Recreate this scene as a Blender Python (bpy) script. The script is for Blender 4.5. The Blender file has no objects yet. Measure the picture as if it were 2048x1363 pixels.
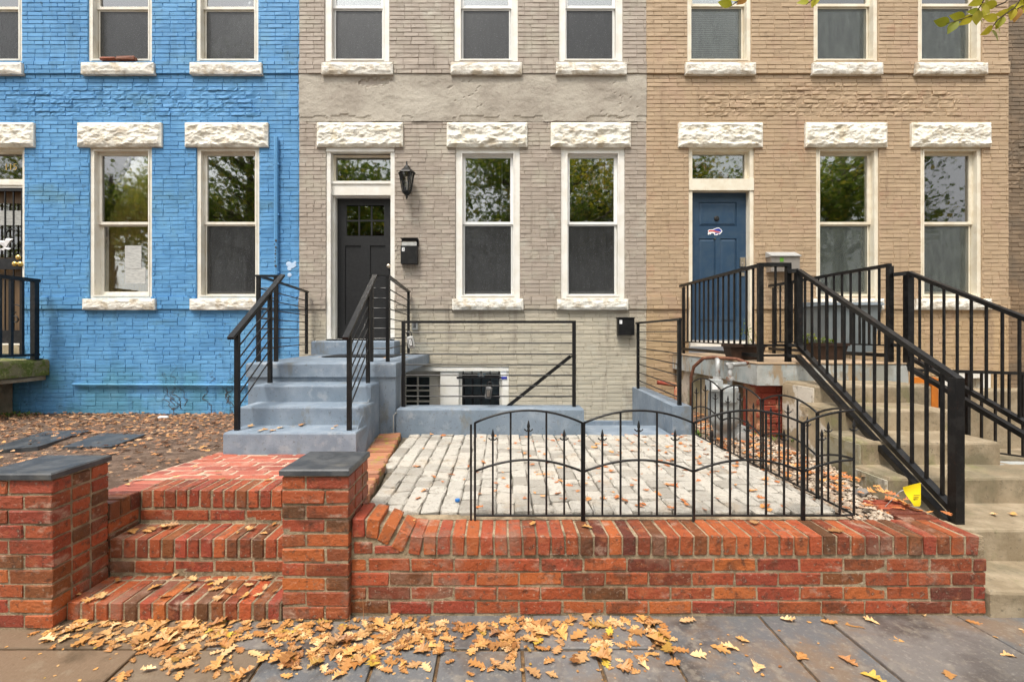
import bpy, math, random
from mathutils import Vector, Matrix, noise as mnoise
RND = random.Random(7)
R = math.radians
# ------------------------------------------------------------------ camera, sky, sun, exposure
scene = bpy.context.scene
col = scene.collection
F, CX, CY, CAMZ = 910.2, 1000.0, 666.0, 1.33          # focal length and vanishing point in photo pixels, eye height
cam_d = bpy.data.cameras.new('camera'); cam = bpy.data.objects.new('camera', cam_d); col.objects.link(cam)
cam.location = (0, 0, CAMZ); cam.rotation_euler = (R(90), 0, 0)
cam_d.sensor_width = 36.0; cam_d.lens = F/2048*36.0
cam_d.shift_x = (1024-CX)/2048; cam_d.shift_y = -(681.5-CY)/2048
cam_d.clip_start = 0.05; cam_d.clip_end = 600
scene.camera = cam
world = bpy.data.worlds.new('World'); scene.world = world; world.use_nodes = True
wn = world.node_tree; wn.nodes.clear()
sky = wn.nodes.new('ShaderNodeTexSky'); sky.sky_type = 'NISHITA'; sky.sun_disc = False
SUN_EL, SUN_AZ = 63, -152                                # behind the camera, to its left
sky.sun_elevation = R(SUN_EL); sky.sun_rotation = R(SUN_AZ); sky.dust_density = 4.0; sky.air_density = 1.2
hsv = wn.nodes.new('ShaderNodeHueSaturation'); hsv.inputs['Saturation'].default_value = 0.10
bg = wn.nodes.new('ShaderNodeBackground'); bg.inputs['Strength'].default_value = 0.15
wo = wn.nodes.new('ShaderNodeOutputWorld')
wn.links.new(sky.outputs[0], hsv.inputs['Color']); wn.links.new(hsv.outputs[0], bg.inputs[0]); wn.links.new(bg.outputs[0], wo.inputs[0])
sun_d = bpy.data.lights.new('sun', 'SUN'); sun_d.energy = 1.5; sun_d.angle = R(10); sun_d.color = (1.0, 0.92, 0.80)
sun = bpy.data.objects.new('sun', sun_d); col.objects.link(sun)
_az = R(SUN_AZ)
sdir = Vector((math.sin(_az)*math.cos(R(SUN_EL)), math.cos(_az)*math.cos(R(SUN_EL)), math.sin(R(SUN_EL))))
sun.rotation_euler = sdir.to_track_quat('Z', 'Y').to_euler(); sun.location = (0, -5, 20)
vs = scene.view_settings
vs.view_transform = 'Standard'; vs.look = 'None'; vs.gamma = 1.0; vs.exposure = 1.0; vs.use_curve_mapping = False
scene.cycles.max_bounces = 8; scene.cycles.transparent_max_bounces = 16
scene.cycles.use_denoising = True

# ------------------------------------------------------------------ helpers
FY = 6.2                                                 # distance of the house fronts
def PX(px, Y): return (px-CX)*Y/F
def PZ(py, Y): return CAMZ-(py-CY)*Y/F
def fx(px): return PX(px, FY)
def fz(py): return PZ(py, FY)

class MB:
    def __init__(s): s.v = []; s.f = []
    def add(s, vs_, fs_):
        n = len(s.v); s.v.extend(vs_); s.f.extend([tuple(i+n for i in f) for f in fs_]); return s
    def box(s, x0, x1, y0, y1, z0, z1):
        return s.add([(x0,y0,z0),(x1,y0,z0),(x1,y1,z0),(x0,y1,z0),(x0,y0,z1),(x1,y0,z1),(x1,y1,z1),(x0,y1,z1)],
                     [(0,3,2,1),(4,5,6,7),(0,1,5,4),(1,2,6,5),(2,3,7,6),(3,0,4,7)])
    def hexa(s, b, t):                                    # bottom and top quads (4 points each, ccw from above)
        return s.add(list(b)+list(t), [(0,3,2,1),(4,5,6,7),(0,1,5,4),(1,2,6,5),(2,3,7,6),(3,0,4,7)])
    def bar(s, p0, p1, w, h=None):
        h = w if h is None else h
        p0 = Vector(p0); p1 = Vector(p1); d = (p1-p0).normalized()
        side = d.cross(Vector((0,0,1)))
        side = Vector((1,0,0)) if side.length < 1e-4 else side.normalized()
        up = side.cross(d).normalized(); a = side*(w/2); b = up*(h/2)
        q = []
        for p in (p0, p1):
            q += [tuple(p-a-b), tuple(p+a-b), tuple(p+a+b), tuple(p-a+b)]
        return s.add(q, [(3,2,1,0),(4,5,6,7),(0,1,5,4),(1,2,6,5),(2,3,7,6),(3,0,4,7)])
    def tube(s, pts, r, n=8, cap=True):
        pts = [Vector(p) for p in pts]; rs = r if isinstance(r, (list, tuple)) else [r]*len(pts)
        base = len(s.v); prev = None
        for i, p in enumerate(pts):
            d = (pts[min(i+1, len(pts)-1)]-pts[max(i-1, 0)]).normalized()
            if prev is None:
                u = d.cross(Vector((0,0,1)))
                if u.length < 1e-3: u = d.cross(Vector((1,0,0)))
            else: u = prev-d*prev.dot(d)
            u.normalize(); prev = u; w = d.cross(u)
            for k in range(n):
                a = 2*math.pi*k/n; s.v.append(tuple(p+(u*math.cos(a)+w*math.sin(a))*rs[i]))
        for i in range(len(pts)-1):
            for k in range(n):
                a = base+i*n+k; b = base+i*n+(k+1) % n
                s.f.append((a, b, b+n, a+n))
        if cap:
            s.f.append(tuple(base+k for k in reversed(range(n))))
            e = base+(len(pts)-1)*n; s.f.append(tuple(e+k for k in range(n)))
        return s
    def lathe(s, c, prof, n=12, axis='z', a0=0.0):
        base = len(s.v)
        for (r, h) in prof:
            for k in range(n):
                a = a0+2*math.pi*k/n; x, y = r*math.cos(a), r*math.sin(a)
                s.v.append((c[0]+x, c[1]+y, c[2]+h) if axis == 'z' else (c[0]+x, c[1]-h, c[2]+y))
        m = len(prof)
        for i in range(m-1):
            for k in range(n):
                a = base+i*n+k; b = base+i*n+(k+1) % n; s.f.append((a, b, b+n, a+n))
        s.f.append(tuple(base+k for k in reversed(range(n)))); s.f.append(tuple(base+(m-1)*n+k for k in range(n)))
        return s
    def ring(s, x0, x1, z0, z1, w, y0, y1, wb=None):      # four boards butted round an opening
        wb = w if wb is None else wb
        s.box(x0, x0+w, y0, y1, z0, z1); s.box(x1-w, x1, y0, y1, z0, z1)
        s.box(x0+w, x1-w, y0, y1, z1-w, z1); s.box(x0+w, x1-w, y0, y1, z0, z0+wb); return s
    def mesh(s, name, mat=None, smooth=False):
        me = bpy.data.meshes.new(name); me.from_pydata(s.v, [], s.f); me.validate(); me.update()
        if mat: me.materials.append(mat)
        if smooth:
            for p in me.polygons: p.use_smooth = True
        return me
    def build(s, name, mat, parent=None, smooth=False, kind=None):
        return link(name, s.mesh(name, mat, smooth), parent, kind)

def link(name, me, parent=None, kind=None, loc=None, rot=None, scl=None):
    o = bpy.data.objects.new(name, me); col.objects.link(o)
    if loc is not None: o.location = loc
    if rot is not None: o.rotation_euler = rot
    if scl is not None: o.scale = scl
    if parent is not None:
        o.parent = parent
        pl = parent.get('_base')
        if pl is not None: o.matrix_parent_inverse = Matrix.Translation(-Vector(pl))
    if kind: o['kind'] = kind
    return o
def tag(o, label, cat, group=None):
    o['label'] = label; o['category'] = cat
    if group: o['group'] = group
    return o
ROOTS = []
def thing(name, label, cat, loc=(0,0,0), group=None):
    o = bpy.data.objects.new(name, None); col.objects.link(o); o.location = loc; o['_base'] = tuple(loc)
    o.empty_display_size = 0.1; ROOTS.append(o)
    return tag(o, label, cat, group)

# ------------------------------------------------------------------ materials
def nodes(name):
    m = bpy.data.materials.new(name); m.use_nodes = True
    nt = m.node_tree; b = nt.nodes['Principled BSDF']
    return m, nt, b
def mixc(nt, fac, a, b, blend='MIX'):
    n = nt.nodes.new('ShaderNodeMix'); n.data_type = 'RGBA'; n.blend_type = blend
    for s, v in ((0, fac), (6, a), (7, b)):
        if hasattr(v, 'is_linked') or hasattr(v, 'links'): nt.links.new(v, n.inputs[s])
        elif s == 0: n.inputs[s].default_value = v
        else: n.inputs[s].default_value = (*v[:3], 1)
    return n.outputs[2]
def noise_(nt, pos, scale, detail=4, rough=.6, stretch=None):
    if stretch:
        mp = nt.nodes.new('ShaderNodeMapping'); mp.inputs['Scale'].default_value = stretch
        nt.links.new(pos, mp.inputs[0]); pos = mp.outputs[0]
    n = nt.nodes.new('ShaderNodeTexNoise'); n.inputs['Scale'].default_value = scale
    n.inputs['Detail'].default_value = detail; n.inputs['Roughness'].default_value = rough
    nt.links.new(pos, n.inputs['Vector']); return n.outputs['Fac']
def ramp(nt, fac, stops, interp='LINEAR'):
    r = nt.nodes.new('ShaderNodeValToRGB'); r.color_ramp.interpolation = interp
    el = r.color_ramp.elements
    while len(el) < len(stops): el.new(0.5)
    for e, (p, c) in zip(el, stops):
        e.position = p; e.color = (c, c, c, 1) if not hasattr(c, '__len__') else (*c[:3], 1)
    nt.links.new(fac, r.inputs[0]); return r.outputs[0]
def mathn(nt, op, a, b=None):
    n = nt.nodes.new('ShaderNodeMath'); n.operation = op
    for i, v in enumerate((a, b)):
        if v is None: continue
        if hasattr(v, 'links'): nt.links.new(v, n.inputs[i])
        else: n.inputs[i].default_value = v
    return n.outputs[0]
def piece_random(nt):
    oi = nt.nodes.new('ShaderNodeObjectInfo'); g = nt.nodes.new('ShaderNodeNewGeometry')
    return mathn(nt, 'FRACT', mathn(nt, 'ADD', oi.outputs['Random'], g.outputs['Random Per Island']))
def make(name, c, c2=None, scale=6, lo=.4, hi=.65, rough=.75, rvar=0.0, bump=.25, bscale=60, bdist=.004,
         stains=(), pieces=None, pvar=0.0, metallic=0.0, stretch=None, spec=.4, coat=0.0, detail=5):
    m, nt, b = nodes(name)
    g = nt.nodes.new('ShaderNodeNewGeometry'); pos = g.outputs['Position']
    if pieces: colr = ramp(nt, piece_random(nt), pieces)
    else:
        rgb = nt.nodes.new('ShaderNodeRGB'); rgb.outputs[0].default_value = (*c, 1); colr = rgb.outputs[0]
    if c2 is not None:
        colr = mixc(nt, ramp(nt, noise_(nt, pos, scale, detail, stretch=stretch), [(.5+(lo-.5)*.6, 0.0), (.5+(hi-.5)*.6, 1.0)]), colr, c2)
    if pvar:
        k = mathn(nt, 'ADD', mathn(nt, 'MULTIPLY', piece_random(nt), 2*pvar), 1-pvar)
        h = nt.nodes.new('ShaderNodeHueSaturation'); nt.links.new(colr, h.inputs['Color']); nt.links.new(k, h.inputs['Value']); colr = h.outputs[0]
    for (sc, l, h_, cc, amt, st) in stains:
        f = ramp(nt, noise_(nt, pos, sc, 6, .65, st), [(.5+(l-.5)*.5, 0.0), (.5+(h_-.5)*.6, amt)])
        colr = mixc(nt, f, colr, cc)
    nt.links.new(colr, b.inputs['Base Color'])
    b.inputs['Roughness'].default_value = rough; b.inputs['Metallic'].default_value = metallic
    b.inputs['Specular IOR Level'].default_value = spec
    if coat: b.inputs['Coat Weight'].default_value = coat; b.inputs['Coat Roughness'].default_value = .15
    if rvar:
        rr = mathn(nt, 'ADD', mathn(nt, 'MULTIPLY', noise_(nt, pos, 5, 4), rvar*2), rough-rvar); nt.links.new(rr, b.inputs['Roughness'])
    if bump:
        bn = nt.nodes.new('ShaderNodeBump'); bn.inputs['Strength'].default_value = bump; bn.inputs['Distance'].default_value = bdist
        nt.links.new(noise_(nt, pos, bscale, 6, .65, stretch), bn.inputs['Height']); nt.links.new(bn.outputs[0], b.inputs['Normal'])
    return m
def paint_z(name, c_up, c_low, zcut, stains, pvar=.06, bump=.5, blot=None):
    """Painted brick: two coats of paint meeting at a height."""
    m, nt, b = nodes(name)
    g = nt.nodes.new('ShaderNodeNewGeometry'); pos = g.outputs['Position']
    sx = nt.nodes.new('ShaderNodeSeparateXYZ'); nt.links.new(pos, sx.inputs[0])
    z = mathn(nt, 'ADD', sx.outputs[2], mathn(nt, 'MULTIPLY', mathn(nt, 'SUBTRACT', noise_(nt, pos, 3), .5), .25))
    colr = mixc(nt, ramp(nt, mathn(nt, 'ADD', mathn(nt, 'MULTIPLY', mathn(nt, 'SUBTRACT', z, zcut), 4.0), .5), [(0.0, 0.0), (1.0, 1.0)]), c_low, c_up)
    if blot: colr = mixc(nt, ramp(nt, noise_(nt, pos, 1.6, 5), [(.45, 0.0), (.60, 1.0)]), colr, blot)
    k = mathn(nt, 'ADD', mathn(nt, 'MULTIPLY', piece_random(nt), 2*pvar), 1-pvar)
    h = nt.nodes.new('ShaderNodeHueSaturation'); nt.links.new(colr, h.inputs['Color']); nt.links.new(k, h.inputs['Value']); colr = h.outputs[0]
    for (sc, l, h_, cc, amt, st) in stains:
        colr = mixc(nt, ramp(nt, noise_(nt, pos, sc, 7, .68, st), [(.5+(l-.5)*.5, 0.0), (.5+(h_-.5)*.6, amt)]), colr, cc)
    nt.links.new(colr, b.inputs['Base Color']); b.inputs['Roughness'].default_value = .62; b.inputs['Specular IOR Level'].default_value = .35
    bn = nt.nodes.new('ShaderNodeBump'); bn.inputs['Strength'].default_value = bump; bn.inputs['Distance'].default_value = .006
    nt.links.new(noise_(nt, pos, 45, 7, .7, (1, 1, 1.8)), bn.inputs['Height']); nt.links.new(bn.outputs[0], b.inputs['Normal'])
    return m
def glass_mat(name, tint=(1, 1, 1), refl=.12, rough=.025, speck=0.0):
    m = bpy.data.materials.new(name); m.use_nodes = True; nt = m.node_tree; nt.nodes.clear()
    out = nt.nodes.new('ShaderNodeOutputMaterial')
    tr = nt.nodes.new('ShaderNodeBsdfTransparent'); tr.inputs[0].default_value = (*tint, 1)
    gl = nt.nodes.new('ShaderNodeBsdfGlossy'); gl.inputs['Roughness'].default_value = rough; gl.inputs[0].default_value = (1, 1, 1, 1)
    lw = nt.nodes.new('ShaderNodeFresnel'); lw.inputs[0].default_value = 1.5
    f = mathn(nt, 'ADD', mathn(nt, 'MULTIPLY', lw.outputs[0], 1.0), refl)
    mx = nt.nodes.new('ShaderNodeMixShader'); nt.links.new(f, mx.inputs[0]); nt.links.new(tr.outputs[0], mx.inputs[1]); nt.links.new(gl.outputs[0], mx.inputs[2])
    g = nt.nodes.new('ShaderNodeNewGeometry')                     # slightly wavy old panes
    bn = nt.nodes.new('ShaderNodeBump'); bn.inputs['Strength'].default_value = .02; bn.inputs['Distance'].default_value = .02
    nt.links.new(noise_(nt, g.outputs['Position'], 5, 2), bn.inputs['Height']); nt.links.new(bn.outputs[0], gl.inputs['Normal'])
    nt.links.new(mx.outputs[0], out.inputs[0]); return m
def screen_mat(name, c=(.014, .0145, .015), solid=.80):
    m = bpy.data.materials.new(name); m.use_nodes = True; nt = m.node_tree; nt.nodes.clear()
    out = nt.nodes.new('ShaderNodeOutputMaterial'); tr = nt.nodes.new('ShaderNodeBsdfTransparent')
    pb = nt.nodes.new('ShaderNodeBsdfPrincipled'); pb.inputs['Roughness'].default_value = .35
    g = nt.nodes.new('ShaderNodeNewGeometry')
    dust = ramp(nt, noise_(nt, g.outputs['Position'], 90, 2, .5), [(.62, 0.0), (.70, .22)])
    haze = ramp(nt, noise_(nt, g.outputs['Position'], 9, 6, .7, (2.5, 1, .5)), [(.40, 0.0), (.62, .38)])
    cc = mixc(nt, haze, c, (c[0]*3.2+.01, c[1]*3.2+.01, c[2]*3.2+.01)); cc = mixc(nt, dust, cc, (c[0]*6+.08, c[1]*6+.08, c[2]*6+.08))
    nt.links.new(cc, pb.inputs['Base Color'])
    mx = nt.nodes.new('ShaderNodeMixShader'); mx.inputs[0].default_value = solid
    nt.links.new(tr.outputs[0], mx.inputs[1]); nt.links.new(pb.outputs[0], mx.inputs[2]); nt.links.new(mx.outputs[0], out.inputs[0]); return m

DIRT = (.10, .085, .06)
blue_p = paint_z('blue_paint', (.090, .265, .50), (.085, .25, .375), .85,
    [(2.2, .60, .80, (.15, .33, .47), .5, (1, 1, .6)), (2.4, .60, .78, (.055, .17, .32), .55, (2.5, 1, .35)), (14, .70, .80, (.03, .06, .08), .55, None), (1.1, .64, .8, (.07, .14, .11), .4, (.5, 1, 1.3))], blot=(.115, .31, .55))
grey_p = paint_z('grey_paint', (.355, .300, .250), (.44, .395, .31), fz(622), [(1.6, .52, .72, (.42, .385, .31), .7, None), (2.6, .60, .78, (.235, .195, .155), .55, (2.5, 1, .35)), (16, .70, .82, (.11, .085, .06), .5, None), (2.5, .68, .8, (.50, .49, .42), .4, None)])
tan_p = paint_z('tan_paint', (.415, .305, .197), (.42, .30, .175), fz(620), [(1.9, .52, .75, (.41, .285, .195), .7, None), (2.6, .60, .78, (.29, .20, .13), .55, (2.5, 1, .35)), (17, .70, .82, (.12, .075, .045), .55, None), (2.8, .70, .8, (.33, .16, .10), .35, None)])
brown_p = paint_z('brown_paint', (.20, .145, .095), (.22, .15, .09), 2.0, [(3, .5, .7, (.13, .10, .07), .7, None)], pvar=.15)
stucco_m = make('grey_stucco', (.40, .36, .30), (.33, .29, .24), 2.2, rough=.8, bump=.9, bscale=22, bdist=.012,
                stains=[(1.3, .55, .72, (.45, .41, .345), .7, (.5, 1, 1)), (6, .66, .78, (.19, .165, .13), .5, (.6, 1, 1.6)), (30, .68, .8, (.14, .12, .1), .4, None)])
stone_w = make('white_stone', (.80, .77, .68), (.62, .55, .42), 7, .52, .75, rough=.8, bump=.8, bscale=38, bdist=.012, stains=[(5, .60, .78, (.40, .31, .20), .6, (1, 1, 1.5)), (2.2, .62, .8, (.52, .47, .40), .6, None), (30, .66, .78, (.30, .25, .18), .5, None)])
stone_s = make('sill_stone', (.74, .71, .64), (.52, .45, .35), 9, .5, .72, rough=.8, bump=.8, bscale=45, bdist=.012, stains=[(8, .62, .78, (.22, .18, .13), .6, (.6, 1, 2))])
trim_w = make('white_trim', (.76, .74, .69), (.70, .67, .60), 5, rough=.5, bump=.12, bscale=50, stains=[(9, .80, .92, (.45, .36, .25), .35, (3, 3, .8))])
trim_g = make('cream_trim', (.74, .71, .63), (.68, .63, .53), 6, rough=.5, bump=.2, bscale=50, stains=[(7, .72, .88, (.36, .27, .17), .45, (3, 3, .8))])
trim_t = make('tan_trim', (.74, .69, .57), (.67, .60, .47), 5, rough=.55, bump=.15, bscale=50, stains=[(9, .76, .9, (.38, .26, .15), .4, (3, 3, .8))])
vinyl = make('white_vinyl', (.80, .80, .78), rough=.35, bump=.03)
glass = glass_mat('window_glass', (.85, .87, .84), .15)
glass_d = glass_mat('door_glass', (.6, .65, .6), .16)
screen = screen_mat('insect_screen'); screen_l = screen_mat('insect_screen_light', (.055, .065, .058), .6)
dark_in = make('dark_interior', (.035, .033, .03), rough=.9, bump=0)
curtain_y = make('amber_curtain', (.80, .56, .20), (.60, .40, .15), 2.2, rough=.9, bump=.3, bscale=30, stretch=(6, 1, .3))
curtain_b = make('brown_curtain', (.34, .21, .05), (.14, .09, .03), 2.0, rough=.9, bump=.2)
blind_m = make('window_blind', (.30, .35, .30), rough=.6, bump=.05)
paper_m = make('paper', (.48, .48, .46), (.33, .33, .32), 60, .45, .6, rough=.8, bump=.1, stretch=(.3, 1, 3))
black_m = make('black_metal', (.0045, .0045, .005), (.011, .0105, .010), 14, .5, .7, rough=.42, rvar=.12, bump=.15, bscale=90, bdist=.002, spec=.35, stains=[(30, .78, .86, (.06, .03, .02), .3, None)])
black_w = make('worn_black_metal', (.0045, .0045, .005), (.013, .0125, .0125), 20, .5, .65, rough=.38, rvar=.14, bump=.35, bscale=70, bdist=.003, spec=.4, stains=[(18, .74, .84, (.06, .028, .016), .4, None)])
black_door = make('black_door_paint', (.008, .008, .009), (.013, .013, .014), 30, rough=.42, bump=.12, bscale=80)
blue_door = make('blue_door_paint', (.020, .052, .100), (.030, .062, .105), 8, rough=.45, bump=.1, bscale=80, stains=[(1.5, .5, .8, (.05, .085, .13), .5, None)])
conc_b = make('blue_grey_concrete', (.175, .22, .275), (.24, .285, .34), 5, .42, .7, rough=.6, rvar=.12, bump=.55, bscale=55, bdist=.004,
              stains=[(2.4, .54, .72, (.14, .185, .235), .65, (1, 1, .7)), (40, .66, .76, (.09, .10, .11), .55, None), (8, .66, .78, (.34, .36, .385), .5, None), (5, .68, .80, (.16, .15, .12), .55, (1, 1, .5))])
conc_t = make('old_concrete', (.25, .195, .125), (.36, .29, .20), 6, .4, .7, rough=.7, rvar=.15, bump=.7, bscale=60, bdist=.005,
              stains=[(2.2, .52, .72, (.155, .135, .085), .75, None), (3.5, .66, .76, (.20, .20, .08), .5, (1, 1, .6)), (45, .66, .78, (.08, .07, .05), .5, None)])
conc_peel = make('peeling_painted_concrete', (.40, .31, .20), (.62, .56, .47), 3.2, .50, .56, rough=.8, bump=.8, bscale=30, bdist=.006,
              stains=[(1.7, .50, .66, (.15, .14, .07), .75, (1, 1, .7)), (12, .62, .75, (.12, .09, .06), .6, None)])
slab_m = make('pale_painted_slab', (.33, .37, .37), (.44, .45, .43), 4, rough=.7, bump=.6, bscale=45, bdist=.005,
              stains=[(1.8, .52, .70, (.20, .17, .12), .55, None), (2.6, .58, .68, (.33, .20, .075), .7, (2.2, 2.2, .7)), (9, .66, .72, (.22, .17, .12), .7, None)])
moss_m = make('mossy_concrete', (.20, .175, .09), (.11, .135, .025), 7, .40, .56, rough=.95, bump=1, bscale=60, bdist=.01, stains=[(25, .62, .72, (.34, .34, .12), .6, None)])
soil_m = make('yard_soil', (.10, .06, .038), (.17, .11, .075), 9, rough=.85, bump=1, bscale=90, bdist=.012, stains=[(40, .6, .72, (.26, .19, .14), .5, None)])
BRICK = [(0.0, (.125, .030, .018)), (.12, (.28, .062, .021)), (.26, (.36, .080, .023)), (.38, (.24, .042, .021)), (.50, (.41, .112, .026)), (.60, (.31, .054, .026)), (.70, (.185, .060, .018)), (.78, (.095, .040, .016)), (.88, (.34, .070, .023)), (1.0, (.22, .038, .021))]
brick_m = make('red_brick', (.3, .06, .03), rough=.55, rvar=.22, bump=1.0, bscale=55, bdist=.008, pieces=BRICK, pvar=.15, spec=.45,
               stains=[(11, .58, .76, (.40, .13, .05), .45, None), (6, .58, .72, (.075, .030, .014), .65, None), (30, .60, .72, (.045, .018, .010), .65, None), (7, .66, .80, (.44, .30, .22), .6, (1, 1, 1.6)), (3, .64, .80, (.36, .20, .14), .5, None), (60, .70, .80, (.50, .38, .28), .5, None)])
mortar_m = make('mortar', (.37, .285, .185), (.24, .18, .11), 18, rough=.9, bump=1, bscale=90, bdist=.010, stains=[(4, .54, .72, (.11, .085, .05), .75, None), (50, .62, .75, (.45, .37, .27), .5, None)])
brick_old = make('path_brick', (.33, .09, .05), rough=.6, rvar=.2, bump=.9, bscale=70, bdist=.005, pieces=[(0, (.30, .075, .05)), (.5, (.43, .13, .085)), (1, (.34, .085, .045))], pvar=.12,
                stains=[(10, .58, .74, (.46, .27, .20), .5, None), (30, .68, .76, (.07, .04, .03), .6, None)])
edge_m = make('mossy_edge_brick', (.33, .13, .07), rough=.8, bump=.9, bscale=70, bdist=.005, pieces=[(0, (.26, .10, .055)), (.5, (.40, .17, .09)), (1, (.33, .16, .10))], stains=[(12, .56, .66, (.30, .24, .04), .7, None)])
slate_m = make('slate', (.040, .044, .050), (.075, .078, .082), 10, rough=.45, rvar=.15, bump=.4, bscale=50, bdist=.003, stains=[(4, .62, .78, (.13, .12, .10), .5, None)])
paver_m = make('white_paver', (.58, .54, .47), rough=.75, bump=1, bscale=45, bdist=.012, pieces=[(0, (.36, .33, .285)), (.5, (.46, .43, .38)), (1, (.40, .365, .315))], pvar=.18,
               stains=[(22, .56, .70, (.28, .25, .21), .6, None), (5, .62, .78, (.40, .30, .20), .4, None), (70, .66, .74, (.12, .11, .09), .5, None)])
bed_m = make('paver_bed', (.15, .125, .09), (.09, .075, .055), 20, rough=.95, bump=.8, bscale=80)
flag_m = make('flagstone', (.115, .125, .14), rough=.36, rvar=.18, bump=.6, bscale=45, bdist=.004, pieces=[(0, (.125, .132, .14)), (.4, (.15, .15, .152)), (.7, (.165, .145, .13)), (1, (.135, .135, .14))], pvar=.12,
              stains=[(2.5, .50, .70, (.20, .135, .085), .75, None), (1.9, .54, .70, (.055, .045, .04), .75, None), (14, .56, .72, (.25, .22, .18), .55, None), (0.9, .52, .66, (.10, .09, .085), .6, None), (60, .62, .76, (.34, .31, .27), .4, None)])
flag_b = make('brown_flagstone', (.18, .13, .085), rough=.5, rvar=.18, bump=.7, bscale=40, bdist=.005, pieces=[(0, (.20, .135, .085)), (1, (.15, .115, .08))], pvar=.1,
              stains=[(3, .55, .72, (.07, .05, .03), .7, None), (9, .60, .75, (.25, .20, .14), .5, None)])
sand_m = make('joint_dirt', (.10, .06, .03), (.22, .13, .06), 30, rough=.95, bump=.8, bscale=100)
asphalt = make('asphalt', (.05, .05, .052), (.07, .07, .07), 3, rough=.85, bump=.4, bscale=80)
LEAF = [(0, (.55, .29, .10)), (.12, (.42, .18, .05)), (.25, (.64, .40, .18)), (.36, (.24, .095, .03)), (.5, (.55, .29, .095)), (.62, (.70, .47, .24)), (.72, (.33, .14, .045)), (.84, (.60, .32, .10)), (.93, (.20, .085, .03)), (1, (.52, .36, .05))]
leaf_m = make('fallen_leaf', (.7, .4, .1), rough=.42, bump=.4, bscale=120, pieces=LEAF, pvar=.15, stains=[(40, .62, .75, (.30, .12, .04), .5, None)])
litter_m = make('brown_litter', (.3, .15, .07), rough=.7, bump=.3, bscale=100, pieces=[(0, (.25, .105, .045)), (.3, (.42, .21, .10)), (.5, (.16, .07, .035)), (.7, (.52, .32, .17)), (.9, (.33, .135, .055)), (1, (.55, .29, .09))], pvar=.2)
pleaf_m = make('patio_leaf', (.5, .22, .08), rough=.6, bump=.3, bscale=100, pieces=[(0, (.55, .18, .045)), (.4, (.42, .14, .045)), (.7, (.62, .28, .08)), (1, (.36, .15, .06))], pvar=.2)
gravel_m = make('gravel_stone', (.4, .3, .2), rough=.8, bump=.4, bscale=80, pieces=[(0, (.42, .33, .24)), (.4, (.30, .235, .18)), (.7, (.52, .44, .35)), (1, (.36, .22, .13))], pvar=.15)
green_m = make('green_leaf', (.10, .17, .02), rough=.5, bump=.2, bscale=60, pieces=[(0, (.10, .18, .02)), (.5, (.20, .26, .03)), (1, (.30, .30, .035))], pvar=.2)
yleaf_m = make('yellow_green_leaf', (.35, .36, .03), rough=.5, bump=.2, bscale=60, pieces=[(0, (.26, .30, .025)), (.4, (.45, .43, .03)), (.75, (.55, .47, .045)), (.88, (.36, .17, .04)), (1, (.34, .36, .03))], pvar=.15)
crown_m = make('crown_leaf', (.06, .1, .02), rough=.55, bump=0, pieces=[(0, (.10, .17, .02)), (.5, (.17, .25, .03)), (.8, (.26, .29, .035)), (1, (.36, .29, .04))], pvar=.2)
def translucent(m, amt):
    nt = m.node_tree; b = nt.nodes['Principled BSDF']; out = nt.nodes['Material Output']
    tl = nt.nodes.new('ShaderNodeBsdfTranslucent'); src = b.inputs['Base Color'].links[0].from_socket; nt.links.new(src, tl.inputs[0])
    mx = nt.nodes.new('ShaderNodeMixShader'); mx.inputs[0].default_value = amt
    nt.links.new(b.outputs[0], mx.inputs[1]); nt.links.new(tl.outputs[0], mx.inputs[2]); nt.links.new(mx.outputs[0], out.inputs[0])
translucent(crown_m, .55); translucent(yleaf_m, .4); translucent(green_m, .35)
bark_m = make('bark', (.075, .055, .04), (.12, .09, .065), 9, rough=.9, bump=1, bscale=25, bdist=.02, stretch=(1, 1, .3))
meter_m = make('meter_grey', (.36, .38, .38), (.28, .30, .30), 12, rough=.5, bump=.2, bscale=60, stains=[(14, .66, .78, (.22, .15, .09), .5, None)])
galv_m = make('galvanised_pipe', (.40, .40, .39), (.30, .30, .29), 10, rough=.45, bump=.1, metallic=.2, stains=[(18, .62, .72, (.23, .10, .05), .7, None)])
rust_m = make('rusty_pipe', (.11, .04, .022), (.18, .075, .04), 25, rough=.8, bump=.5, bscale=80)
redpaint_m = make('red_painted_brick', (.24, .04, .022), (.32, .07, .04), 5, rough=.75, bump=.8, bscale=50, bdist=.008, pvar=.1, stains=[(3.2, .55, .62, (.42, .24, .13), .8, None), (7, .62, .72, (.10, .08, .04), .6, None)])
orange_m = make('orange_board', (.62, .19, .02), (.50, .15, .02), 6, rough=.55, bump=.1)
bin_m = make('bin_plastic', (.17, .20, .215), (.21, .24, .25), 4, rough=.5, bump=.1)
binlid_m = make('bin_lid_plastic', (.12, .14, .155), rough=.5, bump=.1)
wood_m = make('brown_planter', (.026, .013, .008), (.045, .022, .013), 12, rough=.6, bump=.3, bscale=60)
door_brown = make('brown_door', (.17, .105, .055), (.12, .075, .04), 5, rough=.5, bump=.2, stretch=(6, 1, .4))
brass = make('brass', (.75, .52, .18), rough=.25, metallic=1.0, bump=0)
nickel = make('nickel', (.60, .52, .42), rough=.3, metallic=1.0, bump=0)
gold_m = make('gold_paint', (.70, .50, .14), rough=.4, bump=0)
white_m = make('white_print', (.85, .85, .85), rough=.6, bump=0)
inkblack = make('black_print', (.01, .01, .01), rough=.6, bump=0)
red_m = make('red_print', (.60, .06, .05), rough=.5, bump=0)
navy_m = make('blue_print', (.02, .03, .30), rough=.5, bump=0)
yellow_m = make('yellow_flag_plastic', (.85, .66, .01), rough=.5, bump=.1)
grey_pl = make('grey_plastic', (.34, .34, .33), rough=.5, bump=0)
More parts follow.
